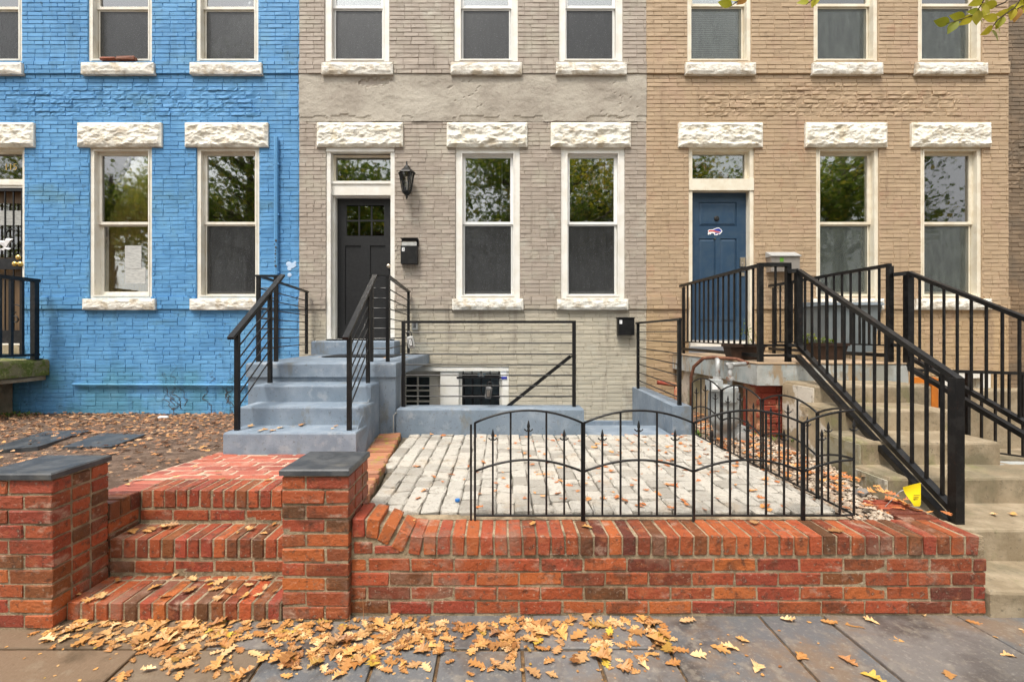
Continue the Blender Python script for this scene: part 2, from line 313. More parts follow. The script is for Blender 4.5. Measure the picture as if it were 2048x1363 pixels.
lock_m = make('lockbox_metal', (.10, .10, .10), (.16, .16, .16), 20, rough=.45, bump=.1, metallic=.4)
cream_m = make('basement_paint', (.60, .55, .47), (.52, .48, .41), 4, rough=.5, bump=.1)
lamp_glass = glass_mat('lamp_glass', (.85, .85, .8), .08)
steel_m = make('mailbox_steel', (.34, .31, .28), (.28, .25, .22), 9, rough=.4, metallic=.5, bump=.05)
rock_m = make('rock', (.14, .125, .11), (.20, .18, .16), 12, rough=.7, bump=.7, bscale=40)
tuftm = make('weed_leaf', (.12, .2, .03), rough=.5, bump=0, pvar=.3)

# ------------------------------------------------------------------ brick makers
def face_brick(w, h, d, rng, ch=.004, amp=.0018, cols=4):
    """Brick seen from the front: bevelled, slightly uneven face at y=0, running back to y=d."""
    xs = [-w/2, -w/2+ch] + [(-w/2+ch)+(w-2*ch)*(i/(cols-3)) for i in range(1, cols-3)] + [w/2-ch, w/2]
    zs = [-h/2, -h/2+ch, h/2-ch, h/2]
    v = []; f = []
    nx = len(xs)
    for j, z in enumerate(zs):
        for i, x in enumerate(xs):
            edge = i in (0, nx-1) or j in (0, 3)
            v.append((x+rng.uniform(-amp, amp)*.6, (ch*1.1 if edge else 0)+rng.uniform(-amp, amp), z+rng.uniform(-amp, amp)*.6))
    for j in range(3):
        for i in range(nx-1):
            a = j*nx+i; f.append((a, a+1, a+nx+1, a+nx))
    loop = [i for i in range(nx)]+[nx-1+nx*j for j in range(1, 4)]+[3*nx+i for i in range(nx-2, -1, -1)]+[nx*j for j in (2, 1)]
    b0 = len(v)
    for i in loop: v.append((v[i][0], d, v[i][2]))
    n = len(loop)
    for k in range(n):
        k2 = (k+1) % n; f.append((loop[k2], loop[k], b0+k, b0+k2))
    return v, f
def chamfer_box(w, d, h, c, rng, amp):
    """Centred box with every edge bevelled and corners a little uneven (44 triangles)."""
    v = []; idx = {}
    for sx in (-1, 1):
        for sy in (-1, 1):
            for sz in (-1, 1):
                for ax in range(3):
                    p = [sx*w/2, sy*d/2, sz*h/2]
                    for k in range(3):
                        if k != ax: p[k] -= (sx, sy, sz)[k]*c*rng.uniform(.6, 1.4)
                    idx[(sx, sy, sz, ax)] = len(v)
                    v.append(tuple(q+rng.uniform(-amp, amp) for q in p))
    f = []
    S = (-1, 1)
    def I(s, ax): return idx[(s[0], s[1], s[2], ax)]
    def quad(q):
        a, b, c_ = Vector(v[q[0]]), Vector(v[q[1]]), Vector(v[q[2]])
        ctr = sum((Vector(v[i]) for i in q), Vector())/len(q)
        if (b-a).cross(c_-a).dot(ctr) < 0: q = tuple(reversed(q))
        f.append(tuple(q))
    for ax in range(3):
        o1, o2 = [k for k in range(3) if k != ax]
        for s in S:
            q = []
            for (a, b) in ((-1, -1), (1, -1), (1, 1), (-1, 1)):
                t = [0, 0, 0]; t[ax] = s; t[o1] = a; t[o2] = b; q.append(I(t, ax))
            quad(q)
        for a in S:
            for b in S:                                    # edge along ax between faces o1 and o2
                q = []
                for (s, k) in ((-1, o1), (-1, o2), (1, o2), (1, o1)):
                    t = [0, 0, 0]; t[ax] = s; t[o1] = a; t[o2] = b; q.append(I(t, k))
                quad(q)
    for sx in S:
        for sy in S:
            for sz in S: quad([I((sx, sy, sz), 0), I((sx, sy, sz), 1), I((sx, sy, sz), 2)])
    return v, f
CACHE = {}
def piece(parent, name, size, loc, mat, rot=(0, 0, 0), c=.006, amp=.0015, var=5):
    key = (name, tuple(round(s, 4) for s in size), mat.name, RND.randrange(var), c, amp)
    if key not in CACHE:
        v, f = chamfer_box(*size, c, RND, amp); CACHE[key] = MB().add(v, f).mesh(name, mat)
    return link(name, CACHE[key], parent, loc=loc, rot=rot)
def sub_rect(rects, h):
    out = []
    for (a, b, c, d) in rects:
        x0, x1, z0, z1 = h
        if b <= x0 or a >= x1 or d <= z0 or c >= z1: out.append((a, b, c, d)); continue
        if a < x0: out.append((a, x0, c, d))
        if b > x1: out.append((x1, b, c, d))
        m0, m1 = max(a, x0), min(b, x1)
        if c < z0: out.append((m0, m1, c, z0))
        if d > z1: out.append((m0, m1, z1, d))
    return out
COURSE, BLEN, JNT = .0571, .2045, .0052
def house_wall(house, x0, x1, z0, z1, holes, covers, belts, mat, skip=(), spall=(), seed=1, n_single=290, focus=(0, 3)):
    """Backing wall with openings and reveals; bricks laid course by course: the largest in view singly, the others together."""
    rng = random.Random(seed)
    w = MB(); yb = FY+.0075
    xs = sorted({x0, x1, *[h[0] for h in holes], *[h[1] for h in holes]}); zs = sorted({z0, z1, *[h[2] for h in holes], *[h[3] for h in holes]})
    for i in range(len(xs)-1):
        for j in range(len(zs)-1):
            cx, cz = (xs[i]+xs[i+1])/2, (zs[j]+zs[j+1])/2
            if any(h[0] < cx < h[1] and h[2] < cz < h[3] for h in holes): continue
            w.add([(xs[i], yb, zs[j]), (xs[i+1], yb, zs[j]), (xs[i+1], yb, zs[j+1]), (xs[i], yb, zs[j+1])], [(0, 1, 2, 3)])
    for (a, b, c, d) in holes:
        q = [(a, yb, c), (b, yb, c), (b, yb, d), (a, yb, d)]; q2 = [(p[0], FY+.34, p[2]) for p in q]
        w.add(q+q2, [(0, 4, 5, 1), (1, 5, 6, 2), (2, 6, 7, 3), (3, 7, 4, 0)])
    yk = FY+.34                                            # back, sides and top close the wall
    w.add([(x0, yb, z0), (x0, yb, z1), (x0, yk+.5, z1), (x0, yk+.5, z0)], [(0, 1, 2, 3)])
    w.add([(x1, yb, z0), (x1, yk+.5, z0), (x1, yk+.5, z1), (x1, yb, z1)], [(0, 1, 2, 3)])
    w.add([(x0, yb, z1), (x1, yb, z1), (x1, yk+.5, z1), (x0, yk+.5, z1)], [(0, 1, 2, 3)])
    for (a, b) in belts: 
        for r in [s for s in _belt_segments(x0, x1, a, b, covers+holes)]: w.box(r[0], r[1], FY-.012, yb-.001, r[2]+.003, r[3]-.002)
    wall = w.build('wall', mat, house)
    singles = []; rest = MB()
    full = [face_brick(BLEN-JNT, COURSE-JNT, .03, rng, amp=.0022) for _ in range(7)]
    meshes = [MB().add(*g).mesh('brick', mat) for g in full]
    rows = int((z1-z0)/COURSE)
    for i in range(rows):
        za = z0+i*COURSE; off = (i % 2)*BLEN/2+rng.uniform(-.012, .012)
        x = x0-off
        while x < x1:
            L = BLEN if rng.random() > .08 else BLEN*.5
            rs = [(max(x, x0), min(x+L, x1), za, za+COURSE)]; x += L
            for h in holes+covers+list(skip): rs = sub_rect(rs, h)
            for (a, b, c, d) in rs:
                bw, bh = b-a-JNT, d-c-JNT
                if bw < .018 or bh < .012: continue
                cx, cz = (a+b)/2, (c+d)/2
                inbelt = any(q[0]-.02 < cz < q[1]+.02 for q in belts)
                sp = any(s[0] < cx < s[1] and s[2] < cz < s[3] for s in spall)
                y = FY+rng.uniform(-.002, .0025)-(.022 if inbelt else 0)
                if not sp and not inbelt and abs(bw-(BLEN-JNT)) < 1e-4 and abs(bh-(COURSE-JNT)) < 1e-4 and cz > .5 and cz < 5.8:
                    singles.append((abs(cx-focus[0])+abs(cz-focus[1]), cx, y, cz)); continue
                if sp:
                    y += rng.choice((0, .001, .002, -.003, -.006, -.009))
                    g = face_brick(bw*rng.uniform(.95, 1.03), bh*rng.uniform(.86, 1.08), .035, rng, ch=.007, amp=.0052, cols=7)
                else: g = face_brick(bw, bh, .03 if not inbelt else .04, rng, amp=.0022)
                rest.add([(p[0]+cx, p[1]+y, p[2]+cz) for p in g[0]], g[1])
    singles.sort()
    for k, (_, cx, y, cz) in enumerate(singles):
        if k < n_single:
            link('brick', meshes[rng.randrange(7)], wall, loc=(cx, y, cz), rot=(0, rng.uniform(-.006, .006), 0))
        else:
            g = face_brick(BLEN-JNT, COURSE-JNT, .03, rng, amp=.0022)
            rest.add([(p[0]+cx, p[1]+y, p[2]+cz) for p in g[0]], g[1])
    rest.build('brickwork', mat, wall, kind='stuff')
    return wall
def _belt_segments(x0, x1, a, b, covers):
    rs = [(x0, x1, a, b)]
    for h in covers: rs = sub_rect(rs, h)
    return rs
def rock_block(name, x0, x1, z0, z1, y_back, depth, mat, parent, seed, amp=.03, margin=.012):
    """Rock-faced stone: drafted edges, broken front."""
    m = MB(); nx = max(12, int((x1-x0)/.013)); nz = max(6, int((z1-z0)/.012))
    o = Vector((seed*7.3, seed*1.7, 0))
    for j in range(nz+1):
        for i in range(nx+1):
            x = x0+(x1-x0)*i/nx; z = z0+(z1-z0)*j/nz
            e = min(i/nx*(x1-x0), (1-i/nx)*(x1-x0), j/nz*(z1-z0), (1-j/nz)*(z1-z0))
            k = min(1.0, e/.035)
            p = Vector((x*3.0, z*5.2, 0))+o
            n = mnoise.ridged_multi_fractal(p, 1.0, 2.1, 5, 1.0, 2.0, noise_basis='PERLIN_ORIGINAL')*.45+mnoise.noise(p*2.7)*.45+mnoise.noise(p*6.1)*.22
            y = y_back-depth-(amp*(.2+n))*k
            m.v.append((x+(mnoise.noise(p*3)*.004 if 0 < i < nx else 0), y, z+(mnoise.noise(p*3+Vector((9, 0, 0)))*.004 if 0 < j < nz else mnoise.noise(p*2)*.003)))
    for j in range(nz):
        for i in range(nx):
            a = j*(nx+1)+i; m.f.append((a, a+1, a+nx+2, a+nx+1))
    loop = list(range(nx+1))+[nx+(nx+1)*j for j in range(1, nz+1)]+[(nx+1)*nz+i for i in range(nx-1, -1, -1)]+[(nx+1)*j for j in range(nz-1, 0, -1)]
    b0 = len(m.v)
    for i in loop: m.v.append((m.v[i][0], y_back+.05, m.v[i][2]))
    for k in range(len(loop)):
        k2 = (k+1) % len(loop); m.f.append((loop[k2], loop[k], b0+k, b0+k2))
    return m.build(name, mat, parent)
def text_mesh(s, size, mat, name, parent, loc, rot=(R(90), 0, 0), extrude=.0008, sx=1.0):
    c = bpy.data.curves.new('t', 'FONT'); c.body = s; c.size = size; c.extrude = extrude; c.align_x = 'CENTER'; c.align_y = 'CENTER'
    t = bpy.data.objects.new('t', c); col.objects.link(t)
    dg = bpy.context.evaluated_depsgraph_get(); me = bpy.data.meshes.new_from_object(t.evaluated_get(dg))
    bpy.data.objects.remove(t); bpy.data.curves.remove(c)
    me.materials.clear(); me.materials.append(mat); me.name = name
    return link(name, me, parent, loc=loc, rot=rot, scl=(sx, 1, 1))

# ------------------------------------------------------------------ window and door makers
def window(house, x0, x1, z0, z1, zm, fm, cw=.052, fill='dark', scr=screen, seed=0, rec=0.0, sw=.048, scr_full=False):
    y = FY+rec
    fr = MB().ring(x0+.002, x1-.002, z0+.001, z1-.002, cw, y+.022, y+.20, wb=.045)
    fr.ring(x0+cw-.012, x1-cw+.012, z0+.033, z1-cw+.012, .018, y+.014, y+.05)      # moulding round the inner edge
    w = fr.build('window', fm, house)
    a, b, c, d = x0+cw, x1-cw, z0+.045, z1-cw
    s1 = MB().ring(a, b, zm-.018, d, sw, y+.080, y+.112, wb=.036).build('upper_sash', vinyl if fm is trim_w else fm, w)
    s2 = MB().ring(a, b, c, zm+.014, sw, y+.116, y+.146, wb=.06).build('lower_sash', vinyl if fm is trim_w else fm, w)
    MB().box(a+sw-.005, b-sw+.005, y+.096, y+.099, zm+.012, d-sw+.005).build('pane', glass, w)
    MB().box(a+sw-.005, b-sw+.005, y+.130, y+.133, c+.05, zm-.02).build('pane', glass, w)
    if scr is not None:
        MB().ring(a+.02, b-.02, c+.012, zm-.022, .014, y+.098, y+.110).build('screen_frame', vinyl if fm is trim_w else fm, w)
        yy = y+.104
        MB().add([(a+.034, yy, c+.026), (b-.034, yy, c+.026), (b-.034, yy, zm-.036), (a+.034, yy, zm-.036)], [(0, 1, 2, 3)]).build('insect_screen', scr, w)
    q = [(x0+.01, y+.20, z0+.01), (x1-.01, y+.20, z0+.01), (x1-.01, y+.20, z1-.01), (x0+.01, y+.20, z1-.01)]
    q2 = [(p[0], y+1.1, p[2]) for p in q]
    MB().add(q+q2, [(4, 5, 6, 7), (0, 4, 5, 1), (1, 5, 6, 2), (2, 6, 7, 3), (3, 7, 4, 0)]).build('room_interior', dark_in, w)
    if fill in ('amber', 'brown'):
        m = MB(); n = 40; t0, t1 = (a+.02, b-.02) if fill == 'amber' else (a+(b-a)*.06, b-.02)
        for j, z in enumerate((c, d)):
            for i in range(n+1):
                m.v.append((t0+(t1-t0)*i/n, y+.175+.012*math.sin(i*1.15+seed)+.006*math.sin(i*.4), z))
        for i in range(n): m.f.append((i, i+1, n+2+i, n+1+i))
        m.build('curtain', curtain_y if fill == 'amber' else curtain_b, w, smooth=True)
    if fill in ('blind', 'halfblind'):
        m = MB(); zt = d-.02; zb = c+.05 if fill == 'blind' else c+(zm-c)*.42
        k = 0
        while zt-k*.03 > zb:
            zc = zt-k*.03; k += 1
            m.add([(a+.02, y+.175, zc-.013), (b-.02, y+.175, zc-.013), (b-.02, y+.193, zc+.013), (a+.02, y+.193, zc+.013)], [(0, 1, 2, 3)])
        m.box(a+.02, b-.02, y+.17, y+.2, zt+.016, zt+.05)
        m.build('blind', blind_m, w)
    return w
def transom(house, x0, x1, z0, z1, y, fm, gm=glass_d):
    t = MB().ring(x0, x1, z0, z1, .028, y, y+.05).build('transom_window', fm, house)
    MB().box(x0+.024, x1-.024, y+.022, y+.026, z0+.024, z1-.024).build('pane', gm, t)
    q = [(x0, y+.052, z0), (x1, y+.052, z0), (x1, y+.052, z1), (x0, y+.052, z1)]; q2 = [(p[0], y+.9, p[2]) for p in q]
    MB().add(q+q2, [(4, 5, 6, 7), (0, 4, 5, 1), (1, 5, 6, 2), (2, 6, 7, 3), (3, 7, 4, 0)]).build('room_interior', dark_in, t)
    return t
def sills_lintels(house, lint, sills, upper, sm=stone_s):
    cov = []
    for k, (a, b) in enumerate(lint):
        X0, X1, Z0, Z1 = PX(a, FY-.05), PX(b, FY-.05), PZ(292, FY-.05), PZ(243.5, FY-.05)
        rock_block('lintel', X0, X1, Z0, Z1, FY+.02, .045, stone_w, house, len(cov)+X0, .034); cov.append((X0, X1, Z0, Z1))
    for (a, b, zt, zb) in [(a, b, 597, 619) for a, b in sills]+[(a, b, 124, 147) for a, b in upper]:
        X0, X1, Z0, Z1 = PX(a, FY-.06), PX(b, FY-.06), PZ(zb, FY-.06), PZ(zt, FY-.06)
        rock_block('sill', X0, X1, Z0, Z1, FY+.08, .13, sm, house, len(cov)+X0, .018); cov.append((X0, X1, Z0, Z1))
    return cov
WT = 7.35                                                  # the fronts end in a parapet above the frame
UZ0, UZ1, UZM = fz(124), 6.98, 6.02
LZ0, LZ1, LZM = fz(597), fz(292), PZ(447, FY+.1)
BELTS = [(fz(619), fz(597)), (fz(147), fz(124))]
def up_open(l): return [(fx(a), fx(b), UZ0, UZ1) for a, b in l]
def lo_open(l): return [(fx(a), fx(b), LZ0, LZ1) for a, b in l]

# ------------------------------------------------------------------ blue house
XB0, XBG, XGT, XTB = -9.4, fx(598), fx(1293), fx(2018)
blue = thing('row_house', 'bright blue painted brick row house on the left with white stone lintels', 'house', ((XB0+XBG)/2, FY, 0), 'row of painted brick houses')
cov = sills_lintels(blue, [(-105, 63), (151, 320), (367, 534)], [(163, 308), (378, 521)], [(-104, 41), (160, 306), (378, 522)])
bl_lo = [(178, 303), (392, 518)]; bl_up = [(-90, 43), (175, 303), (391, 516)]
bd = (fx(-85), fx(48), 1.05, LZ1)
house_wall(blue, XB0, XBG, 0.0, WT, up_open(bl_up)+lo_open(bl_lo)+[bd], cov, BELTS, blue_p, seed=11, focus=(-4.6, 2.6),
           spall=[(fx(20), fx(520), fz(236), fz(178)), (fx(250), fx(300), fz(178), fz(165))])
for k, (a, b, c, d) in enumerate(up_open(bl_up)): window(blue, a, b, c, d, fz(8), trim_g, fill=('dark', 'dark', 'dark')[k], scr=screen)
for k, (a, b, c, d) in enumerate(lo_open(bl_lo)):
    w = window(blue, a, b, c, d, LZM, trim_g, fill=('amber', 'dark')[k], scr=(None, screen)[k], seed=k)
    if k == 0:
        yp = FY+.128
        for (p0, p1, q0, q1) in ((250, 283, 491, 537), (250, 291, 535, 567)):
            MB().box(PX(p0, yp), PX(p1, yp), yp-.0015+(.002 if q0 > 500 else 0), yp+(.002 if q0 > 500 else 0), PZ(q1, yp), PZ(q0, yp)).build('paper_notice', paper_m, w)
# door with gate
y = FY+.10
fr = MB().ring(bd[0]+.002, bd[1]-.002, bd[2]+.12, bd[3]-.002, .05, FY+.03, FY+.24, wb=.02)
fr.box(bd[0]+.05, bd[1]-.05, FY+.05, FY+.2, fz(373), fz(357)); fr.box(bd[0]+.05, bd[1]-.05, FY+.036, FY+.05, fz(368), fz(361)); fr.build('door_frame', trim_g, blue)
MB().box(bd[0]+.002, bd[1]-.002, FY-.06, FY+.3, bd[2]+.002, bd[2]+.118).build('door_step', conc_t, blue)
t = transom(blue, bd[0]+.05, bd[1]-.05, fz(357), fz(297), FY+.11, trim_g)
text_mesh('115', .13, gold_m, 'house_number', t, (PX(20, FY+.12), FY+.128, PZ(334, FY+.12)), sx=.95)
dz0, dz1 = bd[2]+.14, fz(374)
dr = MB().box(bd[0]+.05, bd[1]-.05, FY+.17, FY+.21, dz0, dz1).build('door', door_brown, blue)
MB().box(bd[0]+.12, bd[1]-.12, FY+.164, FY+.171, fz(510), fz(400)).build('pane', glass_d, dr)
MB().box(bd[0]+.13, bd[1]-.13, FY+.155, FY+.163, fz(445), fz(415)).build('paper_notice', paper_m, dr)
gate = MB().ring(bd[0]+.052, bd[1]-.052, dz0, dz1, .035, FY+.06, FY+.095)
gate.box(bd[0]+.087, bd[1]-.087, FY+.062, FY+.093, fz(537), fz(515)); gate.box(bd[0]+.087, bd[1]-.087, FY+.07, FY+.08, dz0+.035, fz(660)); gate = gate.build('security_gate', black_w, blue)
for p in range(-70, 40, 17):
    MB().box(fx(p)-.007, fx(p)+.007, FY+.071, FY+.085, fz(515), dz1-.035).build('bar', black_w, gate)
    MB().box(fx(p)-.007, fx(p)+.007, FY+.071, FY+.085, fz(660), fz(537)).build('bar', black_w, gate)
for (pc, qc, r0, s) in ((12, 470, .11, 1), (12, 490, .08, -1), (20, 620, .09, 1), (20, 640, .07, -1)):
    pts = []
    for k in range(26):
        a = k/25*4.6; r = r0*(1-k/34); pts.append((fx(pc)+s*r*math.cos(a+.6), FY+.064, fz(qc)+r*math.sin(a+.6)))
    MB().tube(pts, .008, 6).build('scroll', black_w, gate, smooth=True)
for (p, q) in ((33, 514), (37, 527), (26, 527)): MB().lathe((fx(p), FY+.062, fz(q)), [(.012, 0), (.012, .02), (.03, .025), (.036, .04), (.03, .055), (.012, .06)], 12, 'y').build('knob', brass, gate, smooth=True)
bow = MB(); rw = random.Random(6); bx_, bz_ = fx(4), fz(492)
for (dx, dz, w_) in ((-.05, .07, .05), (.05, .10, .05), (.035, -.03, .035), (-.03, -.04, .035)):
    bow.hexa([(bx_-.01, FY+.035, bz_-.01), (bx_+.01, FY+.035, bz_-.01), (bx_+.01, FY+.055, bz_-.01), (bx_-.01, FY+.055, bz_-.01)], [(bx_+dx-w_, FY+.03+rw.uniform(-.01, .01), bz_+dz), (bx_+dx+w_*.6, FY+.03, bz_+dz-.015), (bx_+dx+w_, FY+.052, bz_+dz+.01), (bx_+dx-w_*.7, FY+.052, bz_+dz+.02)])
bow.build('fabric_bow', make('white_cloth', (.60, .58, .58), rough=.9, bump=.3, bscale=30), gate)
# pipes fixed to the front
ds = MB().tube([(fx(555), FY-.035, 1.06), (fx(555), FY-.035, fz(276))], .03, 8)
for q in (330, 430, 545): ds.box(fx(555)-.04, fx(555)+.04, FY-.05, FY+.002, fz(q)-.012, fz(q)+.012)
ds.build('conduit', blue_p, blue, smooth=False)
MB().tube([(fx(150), FY-.03, fz(768)), (fx(400), FY-.03, fz(769)), (fx(560), FY-.03, fz(769.5))], .019, 8).build('pipe', blue_p, blue)
ch = MB(); rc = random.Random(2)
for q in (483, 490, 496, 503, 509, 517, 524, 533): ch.lathe((fx(555)+rc.uniform(-.012, .012), FY-.0652, fz(q)), [(rc.uniform(.008, .018), 0), (.006, .0015)], 7, 'y')
ch.build('paint_chip', make('bare_metal_chip', (.05, .05, .055), rough=.7, bump=0), blue)
pk = MB()
for k in range(6):
    r = random.Random(k); cx, cz = fx(583)+r.uniform(-.05, .05), fz(538)+r.uniform(-.1, .1)
    pk.lathe((cx, FY-.001, cz), [(r.uniform(.02, .045), 0), (r.uniform(.015, .04), .0032+k*.0003)], 9, 'y')
pk.build('pale_paint_patch', make('pale_patch', (.45, .58, .75), rough=.8, bump=0), blue)
vn = thing('dead_vine', 'thin dark dead vine stems clinging to the lower blue wall', 'vine', (fx(420), FY-.01, fz(830)))
for k in range(11):
    rv = random.Random(100+k); x, z = fx(rv.uniform(330, 470)), fz(rv.uniform(790, 835)); P = [(x, FY-.004, z)]
    for q in range(rv.randint(10, 26)): x += rv.gauss(0, .03); z += rv.uniform(-.005, .055); P.append((x, FY-.0045, z))
    MB().tube(P, [.0042*(1-.8*i/len(P)) for i in range(len(P))], 4).build('stem', bark_m, vn)
bb = thing('broken_brick', 'broken red brick pieces on the upper left blue house window sill', 'brick', (fx(240), FY-.02, fz(122)))
for (a, b, h) in ((204, 236, .032), (237, 275, .045)):
    v, f = chamfer_box(fx(b)-fx(a)-.006, .07, h, .012, RND, .006); MB().add([(p[0]+fx((a+b)/2), p[1]+FY-.02, p[2]+fz(122)+h/2-.006) for p in v], f).build('brick_piece', brick_m, bb)

# ------------------------------------------------------------------ grey house
grey = thing('row_house', 'grey beige painted brick row house in the middle with black front door', 'house', ((XBG+XGT)/2, FY, 0), 'row of painted brick houses')
cov = sills_lintels(grey, [(632, 805), (893, 1055), (1102, 1263)], [(904, 1047), (1114, 1257)], [(642, 785), (901, 1044), (1112, 1254)])
gr_lo = [(911, 1040), (1122, 1250)]; gr_up = [(649, 778), (908, 1036), (1118, 1246)]
gd = (fx(652), fx(789), 1.05, LZ1)
bas = (fx(775), fx(1018), .02, fz(733))
band = (XBG, XGT, fz(243), fz(149))
house_wall(grey, XBG, XGT, 0.0, WT, up_open(gr_up)+lo_open(gr_lo)+[gd, bas], cov, BELTS, grey_p, skip=[band], seed=21, focus=(0, 2.6))
for k, (a, b, c, d) in enumerate(up_open(gr_up)): window(grey, a, b, c, d, fz(6), trim_w, cw=.085, sw=.045)
for k, (a, b, c, d) in enumerate(lo_open(gr_lo)):
    w = window(grey, a, b, c, d, LZM, trim_w, cw=.085, sw=.045)
    xr = PX((1004, 1206)[k], FY+.18); MB().tube([(xr, FY+.18, PZ(325, FY+.18)), (xr, FY+.18, PZ(385, FY+.18))], .004, 6).build('blind_wand', white_m, w)
# stucco band
m = MB(); nx, nz = 200, 30; rngs = random.Random(5)
for j in range(nz+1):
    for i in range(nx+1):
        x = band[0]+.002+(band[1]-band[0]-.004)*i/nx; z = band[2]+(band[3]-band[2])*j/nz
        p = Vector((x*2.2, z*3.5, 3.3)); e = min(j, nz-j)/nz
        y = FY-.009+mnoise.noise(p)*.006+mnoise.noise(p*4)*.0035
        crack = abs(mnoise.noise(Vector((x*3.1, z*5, 8.8)))); patch = mnoise.noise(Vector((x*1.3, z*2, 1.5)))
        if crack < .012 and patch > .30: y += .008
        if z < band[2]+.07+.05*mnoise.noise(Vector((x*4, 0, 0))) and mnoise.noise(Vector((x*1.7, 4, 0))) > 0: y += .009
        d0 = math.hypot((x-fx(750))/.22, (z-fz(166))/.055)+mnoise.noise(Vector((x*12, z*12, 0)))*.7
        if d0 < .9: y += .022
        m.v.append((x, y, z+(mnoise.noise(Vector((x*7, 9, 0)))*.014 if j == 0 else 0)))
for j in range(nz):
    for i in range(nx):
        a = j*(nx+1)+i; m.f.append((a, a+1, a+nx+2, a+nx+1))
m.build('stucco_band', stucco_m, grey)
# front door
fr = MB().ring(gd[0]+.002, gd[1]-.002, gd[2]+.2, gd[3]-.002, .055, FY+.016, FY+.30, wb=.001)
fr.ring(gd[0]+.057, gd[1]-.057, gd[2]+.2, fz(389)+.03, .026, FY+.12, FY+.28, wb=.001)
fr.box(gd[0]+.057, gd[1]-.057, FY+.07, FY+.29, fz(387), fz(361)); fr.box(gd[0]+.057, gd[1]-.057, FY+.055, FY+.07, fz(364.5), fz(359.5))
fr.box(gd[0]+.004, gd[1]-.004, FY+.002, FY+.016, LZ1-.075, LZ1-.004); fr.build('door_frame', trim_w, grey)
transom(grey, gd[0]+.057, gd[1]-.057, fz(359.5), fz(303), FY+.13, trim_t)
MB().box(gd[0]+.057, gd[1]-.057, FY+.10, FY+.28, gd[2]+.172, gd[2]+.196).build('threshold', black_door, grey)
yd = FY+.20; a, b = gd[0]+.083, gd[1]-.083; c, d = gd[2]+.2, PZ(390, yd)
lx0, lx1, lz0, lz1 = PX(693, yd), PX(768, yd), PZ(470, yd), PZ(412, yd)
dm = MB()
dm.box(a, b, yd+.016, yd+.04, c, lz0-.012); dm.box(a, b, yd+.016, yd+.04, lz1+.012, d); dm.box(a, lx0-.01, yd+.016, yd+.04, lz0-.012, lz1+.012); dm.box(lx1+.01, b, yd+.016, yd+.04, lz0-.012, lz1+.012)
p1, p2, p3, p4 = PX(690, yd), PX(722, yd), PX(740, yd), PX(771, yd); pt, pb = PZ(491, yd), c+.2
dm.box(a, p1, yd, yd+.015, c, d); dm.box(p4, b, yd, yd+.015, c, d); dm.box(p1, p4, yd, yd+.015, pt, lz0-.01); dm.box(p1, p4, yd, yd+.015, lz1+.01, d)
dm.box(p2, p3, yd, yd+.015, c, pt); dm.box(p1, p2, yd, yd+.015, c, pb); dm.box(p3, p4, yd, yd+.015, c, pb)
dm.box(p1, lx0, yd, yd+.015, lz0-.01, lz1+.01); dm.box(lx1, p4, yd, yd+.015, lz0-.01, lz1+.01)
dr = dm.build('door', black_door, grey)
mu = MB(); wx = (lx1-lx0)/3; wz = (lz1-lz0)/2
for i in (1, 2): mu.box(lx0+wx*i-.011, lx0+wx*i+.011, yd+.004, yd+.028, lz0, lz1)
for i in range(3): mu.box(lx0+wx*i+(.011 if i else 0), lx0+wx*(i+1)-(.011 if i < 2 else 0), yd+.005, yd+.027, lz0+wz-.011, lz0+wz+.011)
mu.build('muntin', black_door, dr)
for i in range(3):
    for j in range(2): MB().box(lx0+wx*i, lx0+wx*(i+1), yd+.014, yd+.016, lz0+wz*j, lz0+wz*(j+1)).build('pane', glass_d, dr)
q = [(a, yd+.042, lz0-.1), (b, yd+.042, lz0-.1), (b, yd+.042, lz1+.1), (a, yd+.042, lz1+.1)]; q2 = [(p[0], yd+.9, p[2]) for p in q]
MB().add(q+q2, [(4, 5, 6, 7), (0, 4, 5, 1), (1, 5, 6, 2), (2, 6, 7, 3), (3, 7, 4, 0)]).build('room_interior', dark_in, dr)
MB().lathe((PX(779, yd), yd, PZ(533, yd)), [(.03, 0), (.03, .008), (.012, .012), (.012, .035), (.026, .04), (.031, .055), (.024, .068), (.008, .072)], 14, 'y').build('knob', nickel, dr, smooth=True)
# basement door, post and barred window
bx0, bx1, bz1 = bas[0], bas[1], bas[3]
tr = MB(); px1, px2 = fx(880), fx(917)
tr.box(px1, px2, FY+.03, FY+.22, .02, bz1-.06); tr.box(bx0+.003, bx1-.003, FY+.012, FY+.24, bz1-.06, bz1-.003); tr.box(bx1-.09, bx1-.003, FY+.03, FY+.22, .02, bz1-.06); tr.build('basement_frame', trim_w, grey)
bdr = MB(); pa, pb_, qa, qb = fx(808), fx(856), .10, fz(755)
y0, y1 = FY+.13, FY+.17
bdr.box(bx0+.003, pa, y0, y1, .02, bz1-.06); bdr.box(pb_, px1, y0, y1, .02, bz1-.06); bdr.box(pa, pb_, y0, y1, qb, bz1-.06); bdr.box(pa, pb_, y0, y1, .02, qa)
mx = (pa+pb_)/2; bdr.box(mx-.012, mx+.012, y0+.004, y1, qa, qb); 
for q in (783, 805): bdr.box(pa, pb_, y0+.006, y1-.004, fz(q)-.012, fz(q)+.012)
bd_o = bdr.build('basement_door', cream_m, grey)
MB().box(pa, pb_, y0+.018, y0+.022, qa, qb).build('pane', glass_d, bd_o)
MB().box(bx0, px1, FY+.175, FY+.18, .02, bz1-.06).build('door_back', dark_in, bd_o)
wx0, wx1 = px2, bx1-.09
bw = MB().ring(wx0, wx1, .25, bz1-.06, .04, FY+.08, FY+.16).build('basement_window', trim_w, grey)
MB().box(wx0+.035, wx1-.035, FY+.12, FY+.124, .28, bz1-.095).build('pane', glass_d, bw)
MB().box(wx0, wx1, FY+.165, FY+.17, .02, bz1-.06).build('window_back', dark_in, bw)
